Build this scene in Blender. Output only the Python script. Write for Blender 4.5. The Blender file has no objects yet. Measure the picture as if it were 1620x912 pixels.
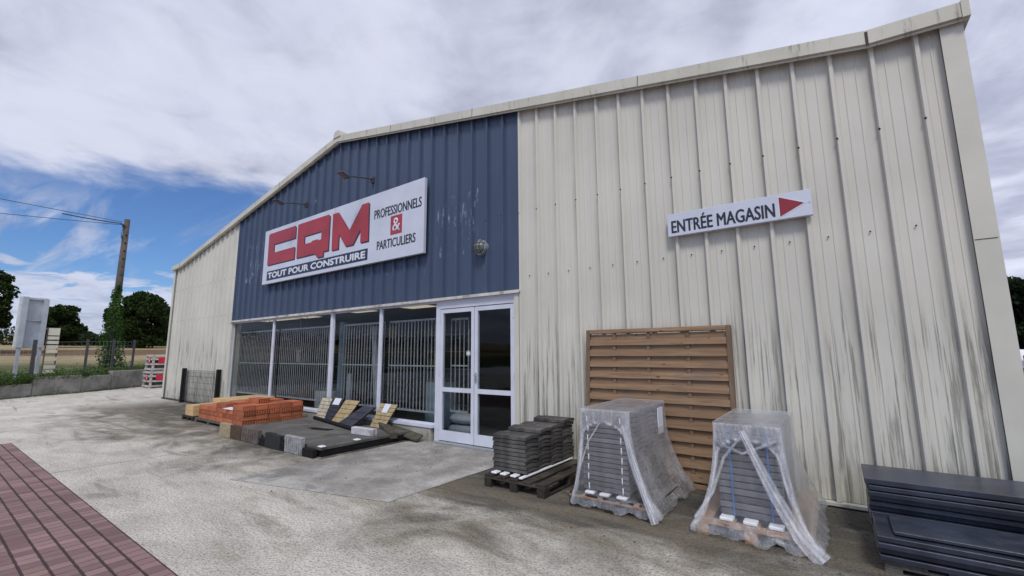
import bpy, bmesh, math, random
from mathutils import Vector, Matrix, noise
random.seed(7)
R=math.radians
sc=bpy.context.scene
C=sc.collection

# ------------------------------------------------------------------ camera
cam=bpy.data.cameras.new('camera'); co=bpy.data.objects.new('camera',cam); C.objects.link(co)
cam.sensor_width=36; cam.lens=693.83/1620*36; cam.clip_start=.05; cam.clip_end=3000
fw=Vector((-0.58195245,0.80011438,0.14542464)); rt=Vector((0.80807303,0.58903903,-0.00714133)); up=Vector((0.09137467,-0.11335781,0.98934356))
M=Matrix.Identity(4)
for i in range(3): M[i][0]=rt[i]; M[i][1]=up[i]; M[i][2]=-fw[i]
M.translation=(3.79063,-5.38528,1.47738)
co.matrix_world=M; sc.camera=co
sc.render.resolution_x=1024; sc.render.resolution_y=576
sc.view_settings.view_transform='Standard'; sc.view_settings.look='None'; sc.view_settings.gamma=1
sc.view_settings.exposure=0.0
try: sc.view_settings.use_curve_mapping=False
except Exception: pass

# ------------------------------------------------------------------ node helper
def schlick(t,bp=None,f0=.04):
    g=t.n('ShaderNodeNewGeometry'); d=t.n('ShaderNodeVectorMath',operation='DOT_PRODUCT'); t.l(g.outputs['Incoming'],d.inputs[0]); t.l(bp if bp is not None else g.outputs['Normal'],d.inputs[1])
    c=t.m('SUBTRACT',1.,t.m('ABSOLUTE',d.outputs['Value']),clamp=True); return t.m('ADD',f0,t.m('MULTIPLY',t.m('POWER',c,5.),1-f0))
class NT:
    def __init__(s,nt): s.nt=nt; nt.nodes.clear()
    def n(s,t,**k):
        x=s.nt.nodes.new(t)
        for a,b in k.items(): setattr(x,a,b)
        return x
    def l(s,a,b): s.nt.links.new(a,b)
    def put(s,sock,v):
        if v is None: return
        if isinstance(v,bpy.types.NodeSocket): s.l(v,sock)
        else:
            if isinstance(v,(tuple,list)) and len(v)==3 and len(sock.default_value)==4: v=(*v,1)
            sock.default_value=v
    def m(s,op,a,b=None,c=None,clamp=False):
        x=s.n('ShaderNodeMath',operation=op,use_clamp=clamp); s.put(x.inputs[0],a); s.put(x.inputs[1],b); s.put(x.inputs[2],c); return x.outputs[0]
    def ss(s,v,a,b,lo=0.,hi=1.):
        x=s.n('ShaderNodeMapRange',interpolation_type='SMOOTHSTEP'); s.put(x.inputs[0],v); s.put(x.inputs[1],a); s.put(x.inputs[2],b); s.put(x.inputs[3],lo); s.put(x.inputs[4],hi); return x.outputs[0]
    def mix(s,f,a,b,mode='MIX'):
        x=s.n('ShaderNodeMix',data_type='RGBA',blend_type=mode); s.put(x.inputs[0],f); s.put(x.inputs[6],a); s.put(x.inputs[7],b); return x.outputs[2]
    def noise(s,vec,scale,detail=4,rough=.55,dist=0.):
        x=s.n('ShaderNodeTexNoise'); s.put(x.inputs['Vector'],vec); x.inputs['Scale'].default_value=scale; x.inputs['Detail'].default_value=detail; x.inputs['Roughness'].default_value=rough; x.inputs['Distortion'].default_value=dist; return x.outputs[0]
    def voro(s,vec,scale,feat='F1'):
        x=s.n('ShaderNodeTexVoronoi',feature=feat); s.put(x.inputs['Vector'],vec); x.inputs['Scale'].default_value=scale; return x
    def vmul(s,vec,xyz,loc=(0,0,0)):
        x=s.n('ShaderNodeMapping'); s.l(vec,x.inputs[0]); x.inputs['Scale'].default_value=xyz; x.inputs['Location'].default_value=loc; return x.outputs[0]
    def pos(s): return s.n('ShaderNodeNewGeometry').outputs['Position']
    def obj(s): return s.n('ShaderNodeTexCoord').outputs['Object']
    def rnd(s): return s.n('ShaderNodeObjectInfo').outputs['Random']
    def sep(s,v):
        x=s.n('ShaderNodeSeparateXYZ'); s.l(v,x.inputs[0]); return x.outputs
    def bump(s,h,st,d=.01):
        x=s.n('ShaderNodeBump'); x.inputs['Strength'].default_value=st; x.inputs['Distance'].default_value=d; s.l(h,x.inputs['Height']); return x.outputs[0]
    def pbsdf(s,col,rough=.6,bump=None,metal=0.,spec=.5,**k):
        x=s.n('ShaderNodeBsdfPrincipled'); s.put(x.inputs['Base Color'],col); s.put(x.inputs['Roughness'],rough); s.put(x.inputs['Metallic'],metal); s.put(x.inputs['Specular IOR Level'],spec)
        if bump is not None: s.l(bump,x.inputs['Normal'])
        for a,b in k.items(): s.put(x.inputs[a.replace('_',' ')],b)
        return x.outputs[0]
    def out(s,sh,world=False):
        o=s.n('ShaderNodeOutputWorld' if world else 'ShaderNodeOutputMaterial'); s.l(sh,o.inputs[0]); return o
def newmat(name):
    m=bpy.data.materials.new(name); m.use_nodes=True; return m,NT(m.node_tree)

# ------------------------------------------------------------------ world
SUN_EL=R(52); SUN_AZ=R(-58)      # azimuth measured from +X: hazy sun in front of the facade, to the right
w=bpy.data.worlds.new('World'); sc.world=w; w.use_nodes=True
t=NT(w.node_tree)
sky=t.n('ShaderNodeTexSky',sky_type='NISHITA'); sky.sun_disc=False; sky.sun_elevation=SUN_EL; sky.sun_rotation=R(90)-SUN_AZ
sky.air_density=1.; sky.dust_density=.3; sky.ozone_density=1.6
d=t.n('ShaderNodeTexCoord').outputs['Generated']
x,y,z=t.sep(d)
zz=t.m('ADD',t.m('MAXIMUM',z,0.),.13)
px=t.m('DIVIDE',x,zz); py=t.m('DIVIDE',y,zz)
cmb=t.n('ShaderNodeCombineXYZ'); t.l(px,cmb.inputs[0]); t.l(py,cmb.inputs[1]); cp=cmb.outputs[0]
nbig=t.noise(cp,1.1,7,.56,.35)
nfin=t.noise(cp,2.6,8,.6,.5)
nstreak=t.noise(t.vmul(cp,(.5,2.2,1.)),1.6,7,.6,.6)
# coverage: an opening of blue low in the west
az=t.m('ARCTAN2',y,t.m('MULTIPLY',x,-1.))           # 0 = west (-X), positive towards +Y
el=t.m('ARCSINE',z)
edge=t.m('ADD',t.m('MULTIPLY',t.m('SUBTRACT',nbig,.5),.34),t.m('MULTIPLY',t.m('SUBTRACT',nfin,.5),.10))
# lower-left of a slanting cloud edge (elevation ~19 deg in the west-north-west)
gapA=t.ss(t.m('ADD',el,t.m('MULTIPLY',edge,.8)),.365,.30)
gapB=t.ss(t.m('ADD',az,edge),.64,.50)
gap=t.m('MULTIPLY',gapA,gapB)
wisp=t.m('MULTIPLY',t.ss(nstreak,.47,.68),t.ss(el,.30,.20,.12,1.))
low=t.ss(t.m('SUBTRACT',el,t.m('MULTIPLY',nfin,.24)),.022,-.012)      # cumulus bank near horizon
wl=t.m('MAXIMUM',t.m('MULTIPLY',wisp,t.ss(az,.20,.06,.5,.92)),t.m('MULTIPLY',low,.85))
hole=t.m('MULTIPLY',gap,t.m('SUBTRACT',1.,wl))
soft=t.ss(t.m('ADD',t.m('MULTIPLY',nbig,.75),t.m('MULTIPLY',t.noise(cp,3.3,6,.55,.9),.25)),.38,.60)
c1=t.mix(soft,(3.7,3.98,5.3),(6.6,6.9,8.4))
c2=t.mix(t.ss(nfin,.35,.7),c1,t.mix(.3,c1,(7.9,8.2,9.4)))
# brighter clouds towards the north-east; brightness added behind the viewer lights the facade
bright=t.m('ADD',1.,t.m('MULTIPLY',t.ss(x,-.15,.35),.18))
bright=t.m('ADD',bright,t.m('MULTIPLY',t.ss(y,.25,-.6),.15))
vm=t.n('ShaderNodeVectorMath',operation='SCALE'); t.l(c2,vm.inputs[0]); t.l(bright,vm.inputs['Scale'])
skyc=t.mix(1.,sky.outputs[0],(.56,.78,1.12),'MULTIPLY')
fin=t.mix(hole,vm.outputs[0],skyc)
bg=t.n('ShaderNodeBackground'); t.l(fin,bg.inputs[0]); bg.inputs[1].default_value=.1
t.out(bg.outputs[0],True)
sl=bpy.data.lights.new('sun','SUN'); sl.energy=2.0; sl.angle=R(14); sl.color=(1,.96,.9)
so=bpy.data.objects.new('sun',sl); C.objects.link(so)
sd=Vector((math.cos(SUN_EL)*math.cos(SUN_AZ),math.cos(SUN_EL)*math.sin(SUN_AZ),math.sin(SUN_EL)))
so.rotation_euler=(-sd).to_track_quat('-Z','Y').to_euler(); so.location=(0,-20,20)

# ------------------------------------------------------------------ mesh helpers
class MB:
    def __init__(s): s.v=[]; s.f=[]; s.mi=[]; s.cm=0
    def add(s,vs,fs,mi=None):
        o=len(s.v); s.v+= [tuple(p) for p in vs]; s.f+=[tuple(i+o for i in f) for f in fs]; s.mi+=[s.cm if mi is None else mi]*len(fs); return s
    def box(s,x0,x1,y0,y1,z0,z1,mat=None):
        vs=[(x0,y0,z0),(x1,y0,z0),(x1,y1,z0),(x0,y1,z0),(x0,y0,z1),(x1,y0,z1),(x1,y1,z1),(x0,y1,z1)]
        if mat is not None: vs=[mat@Vector(p) for p in vs]
        return s.add(vs,[(0,3,2,1),(4,5,6,7),(0,1,5,4),(1,2,6,5),(2,3,7,6),(3,0,4,7)])
    def prism(s,poly,y0,y1,mat=None):          # poly in (x,z), front at y0
        a=sum(poly[i][0]*poly[(i+1)%len(poly)][1]-poly[(i+1)%len(poly)][0]*poly[i][1] for i in range(len(poly)))
        if a<0: poly=poly[::-1]
        n=len(poly); vs=[(p[0],y0,p[1]) for p in poly]+[(p[0],y1,p[1]) for p in poly]
        if mat is not None: vs=[mat@Vector(p) for p in vs]
        return s.add(vs,[tuple(range(n)),tuple(range(2*n-1,n-1,-1))]+[((i+1)%n,i,i+n,(i+1)%n+n) for i in range(n)])
    def extr(s,poly,axis_pts):                # generic quad strip loft between two rings
        pass
    def tube(s,pts,r,n=8,cap=True):
        pts=[Vector(p) for p in pts]; rs=r if isinstance(r,(list,tuple)) else [r]*len(pts)
        vs=[];fs=[]
        for i,p in enumerate(pts):
            d=(pts[min(i+1,len(pts)-1)]-pts[max(i-1,0)]).normalized()
            a=d.cross(Vector((0,0,1)) if abs(d.z)<.95 else Vector((1,0,0))).normalized(); b=d.cross(a)
            for k in range(n):
                q=2*math.pi*k/n; vs.append(p+(a*math.cos(q)+b*math.sin(q))*rs[i])
        for i in range(len(pts)-1):
            for k in range(n):
                fs.append((i*n+k,i*n+(k+1)%n,(i+1)*n+(k+1)%n,(i+1)*n+k))
        if cap: fs+= [tuple(range(n-1,-1,-1)),tuple(range((len(pts)-1)*n,len(pts)*n))]
        return s.add(vs,fs)
    def quad(s,a,b,c,d): return s.add([a,b,c,d],[(0,1,2,3)])
    def build(s,name,mat,parent=None,org=None,smooth=False,bevel=0.,kind=None):
        me=bpy.data.meshes.new(name); o=Vector(org) if org is not None else (parent['_o'] if parent is not None and '_o' in parent else Vector((0,0,0)))
        o=Vector(o)
        me.from_pydata([tuple(Vector(p)-o) for p in s.v],[],s.f); me.update()
        mats=mat if isinstance(mat,(list,tuple)) else [mat]
        for m_ in mats: me.materials.append(m_)
        if len(mats)>1:
            for p,i in zip(me.polygons,s.mi): p.material_index=i
        if bevel>0:
            b=bmesh.new(); b.from_mesh(me); bmesh.ops.remove_doubles(b,verts=b.verts,dist=1e-5)
            bmesh.ops.bevel(b,geom=[e for e in b.edges if len(e.link_faces)==2 and e.calc_face_angle(0)>.5],offset=bevel,segments=1,affect='EDGES',profile=.5)
            b.to_mesh(me); b.free()
        if smooth:
            for p in me.polygons: p.use_smooth=True
        ob=bpy.data.objects.new(name,me); C.objects.link(ob)
        if parent is not None:
            ob.parent=parent; ob['_o']=tuple(o)
            ob['_o']=tuple(o)
        else: ob.location=o; ob['_o']=tuple(o)
        if kind: ob['kind']=kind
        return ob
def tag(o,label=None,cat=None,group=None,kind=None):
    if label: o['label']=label
    if cat: o['category']=cat
    if group: o['group']=group
    if kind: o['kind']=kind
    return o
def thing(name,loc,label,cat,group=None):
    o=bpy.data.objects.new(name,None); o.empty_display_size=.1; C.objects.link(o); o.location=loc; o['_o']=tuple(loc)
    return tag(o,label,cat,group)
def copy_tree(o,parent=None):
    c=o.copy(); C.objects.link(c); c.parent=parent
    for ch in list(o.children): copy_tree(ch,c)
    return c

# ------------------------------------------------------------------ materials
def simple(name,col,rough=.6,var=.12,scale=8.,bump=.0,bscale=60.,metal=0.,spec=.5,rndv=0.,dirt=None):
    m,t=newmat(name); p=t.obj()
    n=t.noise(p,scale,5,.6)
    lo=tuple(c*(1-var) for c in col); hi=tuple(min(1,c*(1+var)) for c in col)
    c=t.mix(t.ss(n,.3,.7),lo,hi)
    if rndv>0:
        hs=t.n('ShaderNodeHueSaturation'); t.l(c,hs.inputs['Color']); t.l(t.m('ADD',1-rndv,t.m('MULTIPLY',t.rnd(),2*rndv)),hs.inputs['Value']); c=hs.outputs[0]
    if dirt:
        c=t.mix(t.ss(t.noise(p,scale*.6,6,.7,.5),.5,.72),c,dirt)
    b=None
    if bump>0: b=t.bump(t.noise(p,bscale,5,.65),bump,.01)
    t.out(t.pbsdf(c,t.ss(n,.2,.8,max(0,rough-.08),min(1,rough+.08)),b,metal,spec)); return m
def cladding(name,base,stain_shade=True,ghost=False):
    m,t=newmat(name); p=t.pos(); x,y,z=t.sep(p)
    big=t.noise(p,.7,4,.5); c=t.mix(t.ss(big,.3,.7),tuple(k*.93 for k in base),tuple(min(1,k*1.05) for k in base))
    fine=t.noise(t.vmul(p,(18,18,1.2)),1.,5,.6)
    c=t.mix(t.m('MULTIPLY',t.ss(fine,.5,.8),.16),c,tuple(k*.62 for k in base))
    if stain_shade:
        fx=t.m('FRACT',t.m('MULTIPLY',x,3.0)); rib_shade=t.m('MULTIPLY',t.ss(fx,.66,.99),t.ss(t.noise(t.vmul(p,(3,1,.5)),1.,5,.6),.25,.7))  # shade beside each rib painted into the colour, broken up like grime
        c=t.mix(t.m('MULTIPLY',rib_shade,.5),c,(.20,.195,.155))
        # algae streaks: their upper limit jumps from rib to rib, dense in the troughs
        col=t.noise(t.vmul(p,(2.9,0,.0)),1.,3,.6)
        strk=t.noise(t.vmul(p,(30,4,.9)),1.,6,.68,.2)
        strk2=t.noise(t.vmul(p,(7,2,.45)),1.,5,.65,.3)
        lim=t.m('ADD',.98,t.m('MULTIPLY',col,2.0))
        h=t.ss(t.m('ADD',z,t.m('MULTIPLY',t.m('SUBTRACT',strk,.5),.7)),t.m('ADD',lim,.12),t.m('SUBTRACT',lim,.5))
        low=t.ss(z,1.2,.0)
        a=t.m('MULTIPLY',h,t.ss(t.m('ADD',strk,t.m('MULTIPLY',low,.05)),.50,.62))
        b=t.m('MULTIPLY',h,t.ss(strk2,.54,.70))
        trough=t.ss(y,.005,.040)
        k=t.m('MULTIPLY',t.m('ADD',t.m('MULTIPLY',a,.56),t.m('MULTIPLY',b,.36)),t.m('ADD',.2,t.m('MULTIPLY',trough,.8)),clamp=True)
        c=t.mix(k,c,(.065,.066,.05))
        # faint streaks running down from the top
        up_=t.m('MULTIPLY',t.ss(t.noise(t.vmul(p,(26,3,.25)),1.,4,.6),.6,.8),.25)
        c=t.mix(up_,c,(.2,.19,.16))
        g=t.m('MULTIPLY',t.ss(z,.55,.05),t.ss(t.noise(p,3.,5,.6),.35,.65)); c=t.mix(t.m('MULTIPLY',g,.45),c,(.16,.165,.12))
    if ghost:
        def reg(x0,x1,z0,z1):
            a=t.m('MULTIPLY',t.ss(x,x0,x0+.12),t.ss(x,x1,x1-.12)); b=t.m('MULTIPLY',t.ss(z,z0,z0+.12),t.ss(z,z1,z1-.12)); return t.m('MULTIPLY',a,b)
        rg=t.m('MAXIMUM',reg(-9.6,-8.4,3.3,4.75),reg(-1.95,-.75,3.05,4.35))
        rg=t.m('MAXIMUM',rg,t.m('MULTIPLY',reg(-4.4,-2.4,5.16,5.36),1.1)); rg=t.m('MAXIMUM',rg,t.m('MULTIPLY',reg(-7.,-4.6,4.95,5.25),.95)); rg=t.m('MAXIMUM',rg,t.m('MULTIPLY',reg(-4.4,-.4,2.6,3.2),.87))
        sc_=t.noise(t.vmul(p,(13,1,2.2)),1.,5,.7,.2); sc2=t.noise(t.vmul(p,(34,1,9.)),1.,3,.6)
        k=t.m('MULTIPLY',t.ss(t.m('MULTIPLY',sc_,rg),.53,.62),t.ss(sc2,.42,.6))
        c=t.mix(t.m('MULTIPLY',k,.62),c,(.38,.43,.51))
        c=t.mix(t.m('MULTIPLY',t.ss(t.noise(t.vmul(p,(4,1,.35)),1.,5,.6),.45,.75),.28),c,(.10,.13,.19))
    b=t.bump(t.noise(p,3.5,3,.5),.12,.02)
    t.out(t.pbsdf(c,.48 if not ghost else .42,b,0.,.35)); return m
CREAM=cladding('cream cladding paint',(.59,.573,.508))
BLUE=cladding('blue cladding paint',(.056,.080,.136),stain_shade=False,ghost=True)
def trim_mat():
    m,t=newmat('cream trim paint'); p=t.pos(); x,y,z=t.sep(p)
    c=t.mix(t.ss(t.noise(p,1.3,5,.6),.35,.7),(.52,.50,.42),(.60,.58,.50))
    s_=t.noise(t.vmul(p,(16,3,2.2)),1.,6,.7)
    c=t.mix(t.m('MULTIPLY',t.ss(s_,.53,.72),.75),c,(.17,.155,.12))
    t.out(t.pbsdf(c,.5,t.bump(s_,.08,.01),0,.4)); return m
TRIM=trim_mat()
SMOOTHTRIM=simple('corner trim paint',(.56,.545,.475),.5,.07,1.2,.04,8,spec=.4)
WHITEAL=simple('white aluminium',(.60,.62,.70),.38,.06,3,.02,20,dirt=None)
LINTEL=simple('dirty white drip strip',(.55,.54,.50),.55,.15,6,.05,40,dirt=(.2,.19,.15))
DARKMET=simple('dark metal',(.05,.05,.055),.45,.15,6,.05,40)
BLACK=simple('black plastic',(.012,.012,.013),.8,.25,8,.15,60,spec=.2)
SEAM=simple('dark seam grime',(.05,.045,.035),.8)
GALV=simple('galvanised grey metal',(.33,.35,.37),.45,.15,10,.05,60,metal=.3)
BARM=simple('grey painted bars',(.42,.43,.44),.5,.15,10,.05,60)
ROOFM=simple('grey roof sheet',(.30,.30,.28),.6,.15,1.,.05,20)
PLINTH=simple('rendered sill wall',(.34,.32,.28),.85,.2,3,.35,45,dirt=(.11,.10,.075))
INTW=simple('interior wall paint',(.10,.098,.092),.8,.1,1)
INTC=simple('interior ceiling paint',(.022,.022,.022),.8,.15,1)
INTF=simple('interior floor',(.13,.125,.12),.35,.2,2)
SIGNW=simple('sign white panel',(.57,.60,.69),.35,.06,1.5,.02,8,dirt=None)
SIGNR=simple('sign red',(.36,.035,.045),.4,.16,1.5,.02,20)
SIGNB=simple('sign navy',(.022,.03,.065),.4,.15,4)
SIGNR2=simple('sign deep red',(.25,.018,.03),.4,.1,4)
LETW=simple('letter white',(.66,.69,.76),.4,.05,4)
LETB=simple('letter black',(.02,.022,.035),.4,.1,4)
TILE=simple('concrete roof tile',(.075,.07,.066),.85,.35,7,.5,120,rndv=.4,dirt=(.20,.19,.17))
TILE2=simple('grey concrete roof tile',(.135,.135,.14),.8,.25,7,.4,120,rndv=.35)
SLABG=simple('grey facing panel',(.12,.12,.13),.75,.2,6,.3,90,rndv=.3)
SLATE=simple('dark blue grey slab',(.024,.03,.048),.36,.45,2.6,.18,30,rndv=.25,spec=.6,dirt=(.06,.066,.085))
SLATETOP=SLATE
def wood(name,col,dark,sc_=1.,axis='X'):
    m,t=newmat(name); p=t.obj()
    v=t.vmul(p,(1.6,26,26) if axis=='X' else ((26,26,1.6) if axis=='Z' else (26,1.6,26)))
    g=t.noise(v,1.*sc_,6,.65,.9); c=t.mix(t.ss(g,.3,.7),col,dark)
    k=t.voro(t.vmul(p,(4.,9,12.) if axis=='X' else (9,9,4)),1.)
    c=t.mix(t.ss(k.outputs['Distance'],.13,.05),c,tuple(q*.3 for q in dark))
    r=t.rnd(); c=t.mix(t.m('MULTIPLY',r,.5),c,tuple(q*.62 for q in col))
    c=t.mix(t.m('MULTIPLY',t.ss(t.noise(p,2.2,5,.6),.5,.75),.5),c,(.17,.15,.125))
    t.out(t.pbsdf(c,.75,t.bump(g,.35,.006),0,.25)); return m
WOODF=wood('weathered treated pine',(.37,.24,.145),(.20,.125,.075))
WOODFZ=wood('weathered treated pine upright',(.22,.155,.105),(.13,.085,.055),axis='Z')
WOODP=wood('pallet softwood',(.44,.27,.15),(.29,.17,.09),axis='Y')
WOODPX=wood('pallet softwood cross',(.42,.26,.15),(.28,.16,.09))
WOODD=wood('dark wet pallet wood',(.055,.045,.035),(.025,.022,.018),axis='Y')
WOODDX=wood('dark wet pallet board',(.085,.072,.055),(.035,.03,.024))
WOODG=wood('grey aged pallet wood',(.16,.15,.135),(.08,.075,.065),axis='Y')
BRICKO=simple('orange clay',(.42,.125,.055),.85,.2,6,.3,70,rndv=.26,dirt=(.30,.12,.07))
BRICKH=simple('clay hole shade',(.02,.007,.005),.9,.2,6)  # near-black hole floors: the shade inside is put into the colour
BRICKY=simple('pale yellow clay',(.55,.38,.19),.85,.12,6,.2,70,rndv=.1)
PAPER=simple('white paper',(.72,.74,.8),.6,.03,5)
STYRO=simple('white spacer',(.75,.76,.78),.6,.04,20)
STONEC=simple('cream stone facing',(.50,.45,.34),.85,.2,9,.5,60,rndv=.1)
STONEY=simple('yellow stone facing',(.42,.32,.17),.85,.22,9,.5,60,rndv=.1)
STONED=simple('charcoal stone facing',(.028,.032,.045),.7,.3,9,.4,60)
KERBT=simple('tan kerb',(.33,.27,.165),.9,.2,14,.5,90)
KERBB=simple('brown kerb',(.075,.048,.03),.9,.25,14,.5,90)
KERBG=simple('weathered brown grey kerb',(.11,.085,.075),.9,.3,14,.6,90,dirt=(.2,.17,.15))
KERBK=simple('charcoal kerb',(.02,.02,.022),.9,.3,14,.5,90)
KERBW=simple('light grey kerb',(.30,.30,.31),.9,.25,14,.6,90,dirt=(.12,.115,.11))
PLATM=simple('dark grey paving slab',(.115,.11,.102),.85,.25,3,.35,140,dirt=(.06,.055,.045))
MOSS=simple('mossy timber',(.065,.058,.04),.9,.35,9,.6,60)
OLDCON=simple('old concrete wall',(.27,.26,.23),.9,.35,1.6,.6,25,dirt=(.07,.075,.05))
POLEM=simple('weathered wooden pole',(.085,.068,.058),.85,.25,3,.4,30)
BARK=simple('bark',(.05,.042,.033),.9,.3,5,.5,30)
def leafm(name,a,b):
    m,t=newmat(name); p=t.pos(); n=t.noise(p,1.3,3,.6); n2=t.noise(p,9.,2,.6)
    c=t.mix(t.ss(n,.35,.65),a,b); c=t.mix(t.m('MULTIPLY',t.ss(n2,.5,.75),.5),c,tuple(q*1.5 for q in b))
    d=t.n('ShaderNodeBsdfDiffuse'); t.l(c,d.inputs[0]); tr=t.n('ShaderNodeBsdfTranslucent'); t.l(c,tr.inputs[0])
    mx=t.n('ShaderNodeMixShader'); mx.inputs[0].default_value=.25; t.l(d.outputs[0],mx.inputs[1]); t.l(tr.outputs[0],mx.inputs[2]); t.out(mx.outputs[0]); return m
LEAF=leafm('dark oak leaves',(.018,.032,.012),(.045,.07,.022))
LEAF2=leafm('hedge leaves',(.02,.035,.016),(.04,.06,.028))
IVY=leafm('ivy leaves',(.03,.07,.018),(.07,.14,.035))
GRASS=leafm('weed leaves',(.045,.085,.022),(.10,.15,.045))
CONIF=leafm('conifer needles',(.012,.022,.012),(.03,.045,.02))
FOLI=[LEAF,LEAF2]
def glassm(name,tint=(.84,.86,.87),k=1.):
    m,t=newmat(name); f=schlick(t)
    nn=t.noise(t.pos(),.55,3,.5); bp=t.bump(nn,.06,.05)
    tr=t.n('ShaderNodeBsdfTransparent'); tr.inputs[0].default_value=(*tint,1); g=t.n('ShaderNodeBsdfGlossy'); g.inputs['Roughness'].default_value=.02; g.inputs['Color'].default_value=(.9,.95,1,1); t.l(bp,g.inputs['Normal'])
    mx=t.n('ShaderNodeMixShader'); t.l(t.m('MULTIPLY',f,k,clamp=True),mx.inputs[0]); t.l(tr.outputs[0],mx.inputs[1]); t.l(g.outputs[0],mx.inputs[2]); t.out(mx.outputs[0]); return m
GLASS=glassm('shop glass',k=.38)
def emis(name,col,st):
    m,t=newmat(name); e=t.n('ShaderNodeEmission'); e.inputs[0].default_value=(*col,1); e.inputs[1].default_value=st; t.out(e.outputs[0]); return m
LAMP=emis('ceiling lamp diffuser',(1.,.86,.6),.62)

# ground materials
def ground_mat():
    m,t=newmat('yard concrete'); p=t.pos(); x,y,z=t.sep(p)
    n1=t.noise(t.vmul(p,(.45,.9,1)),.8,7,.62,.4); n2=t.noise(t.vmul(p,(.6,1.3,1),(3,7,0)),1.9,7,.65,.5); n3=t.noise(t.vmul(p,(.35,1.5,1),(9,2,0)),2.4,6,.6,.8)
    base=t.mix(t.ss(n2,.32,.68),(.50,.475,.42),(.66,.63,.56))
    base=t.mix(t.m('MULTIPLY',t.ss(n3,.53,.72),.55),base,(.36,.32,.245))
    # damp, algae-grown belt along the facade, with contact shade painted in
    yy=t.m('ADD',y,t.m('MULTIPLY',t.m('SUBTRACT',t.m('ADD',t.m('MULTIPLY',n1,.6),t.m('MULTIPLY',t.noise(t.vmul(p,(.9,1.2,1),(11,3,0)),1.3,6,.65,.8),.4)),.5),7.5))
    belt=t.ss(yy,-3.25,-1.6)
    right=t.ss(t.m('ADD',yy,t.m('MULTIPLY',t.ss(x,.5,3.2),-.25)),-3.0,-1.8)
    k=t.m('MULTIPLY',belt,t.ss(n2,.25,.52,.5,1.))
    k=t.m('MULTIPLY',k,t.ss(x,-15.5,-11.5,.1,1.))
    damp_shade=t.mix(t.ss(n3,.38,.62),(.055,.048,.035),(.15,.118,.075))
    damp_shade=t.mix(t.ss(y,-1.9,-.5),damp_shade,(.028,.027,.023))  # near-black towards the wall foot: contact shade put into the colour
    c=t.mix(t.m('MULTIPLY',k,.90),base,damp_shade)
    # brown tongues further out
    tongue=t.m('MULTIPLY',t.ss(t.noise(t.vmul(p,(.5,2.6,1),(1,4,0)),.9,6,.6,1.),.56,.66),t.ss(yy,-4.6,-3.)); c=t.mix(t.m('MULTIPLY',tongue,.55),c,(.20,.175,.13))
    # exposed aggregate
    v=t.voro(p,46.); ag=t.noise(p,52.,4,.75); sp=t.noise(p,34.,4,.7)
    near=t.ss(x,-9.,-3.,.35,1.)
    c=t.mix(t.m('MULTIPLY',t.ss(ag,.50,.60),t.m('MULTIPLY',near,.75)),c,t.mix(1.,c,(.40,.385,.36),'MULTIPLY'))
    c=t.mix(t.m('MULTIPLY',t.ss(sp,.58,.72),.35),c,t.mix(1.,c,(1.5,1.48,1.42),'MULTIPLY'))
    ag2=t.noise(p,23.,6,.8); c=t.mix(t.m('MULTIPLY',t.ss(ag2,.50,.60),.40),c,t.mix(1.,c,(.55,.53,.50),'MULTIPLY'))
    # joints
    jn=t.noise(p,1.2,4,.6)
    xj=t.m('ABSOLUTE',t.m('ADD',x,t.m('ADD',4.40,t.m('MULTIPLY',t.m('SUBTRACT',jn,.5),.03))))
    j=t.m('MULTIPLY',t.ss(xj,.016,.005),t.ss(y,-1.7,-2.0))
    xj2=t.m('ABSOLUTE',t.m('ADD',x,t.m('ADD',9.6,t.m('MULTIPLY',t.m('SUBTRACT',jn,.5),.03)))); j=t.m('MAXIMUM',j,t.ss(xj2,.03,.01))
    c=t.mix(t.m('MULTIPLY',j,.75),c,(.08,.075,.06))
    hh=t.m('ADD',t.m('ADD',ag,t.m('MULTIPLY',v.outputs['Distance'],-.8)),t.m('MULTIPLY',sp,.6))
    t.out(t.pbsdf(c,t.ss(k,0.,1.,.92,.8),t.bump(hh,1.,.010),0,.3)); return m
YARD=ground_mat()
def doorslab():
    m,t=newmat('door slab concrete'); p=t.pos(); x,y,z=t.sep(p)
    n2=t.noise(p,2.2,7,.6,.4); c=t.mix(t.ss(n2,.3,.7),(.25,.242,.225),(.43,.415,.385))
    c=t.mix(t.m('MULTIPLY',t.ss(t.noise(t.vmul(p,(1,1.3,1),(5,1,0)),.9,6,.65),.46,.68),.6),c,(.15,.14,.125))
    e=t.m('MAXIMUM',t.ss(x,-.35,.02),t.ss(y,-2.35,-2.6)); c=t.mix(t.m('MULTIPLY',t.m('MULTIPLY',e,t.ss(t.noise(p,4.,5,.6),.4,.6)),.6),c,(.55,.54,.51))
    ag=t.noise(p,85.,3,.7); c=t.mix(t.m('MULTIPLY',t.ss(ag,.52,.68),.45),c,t.mix(1.,c,(.45,.43,.4),'MULTIPLY'))
    ag2=t.noise(p,23.,6,.8); c=t.mix(t.m('MULTIPLY',t.ss(ag2,.50,.60),.5),c,t.mix(1.,c,(.55,.53,.50),'MULTIPLY'))
    t.out(t.pbsdf(c,.85,t.bump(ag,.6,.005),0,.3)); return m
DSLAB=doorslab()
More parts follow.
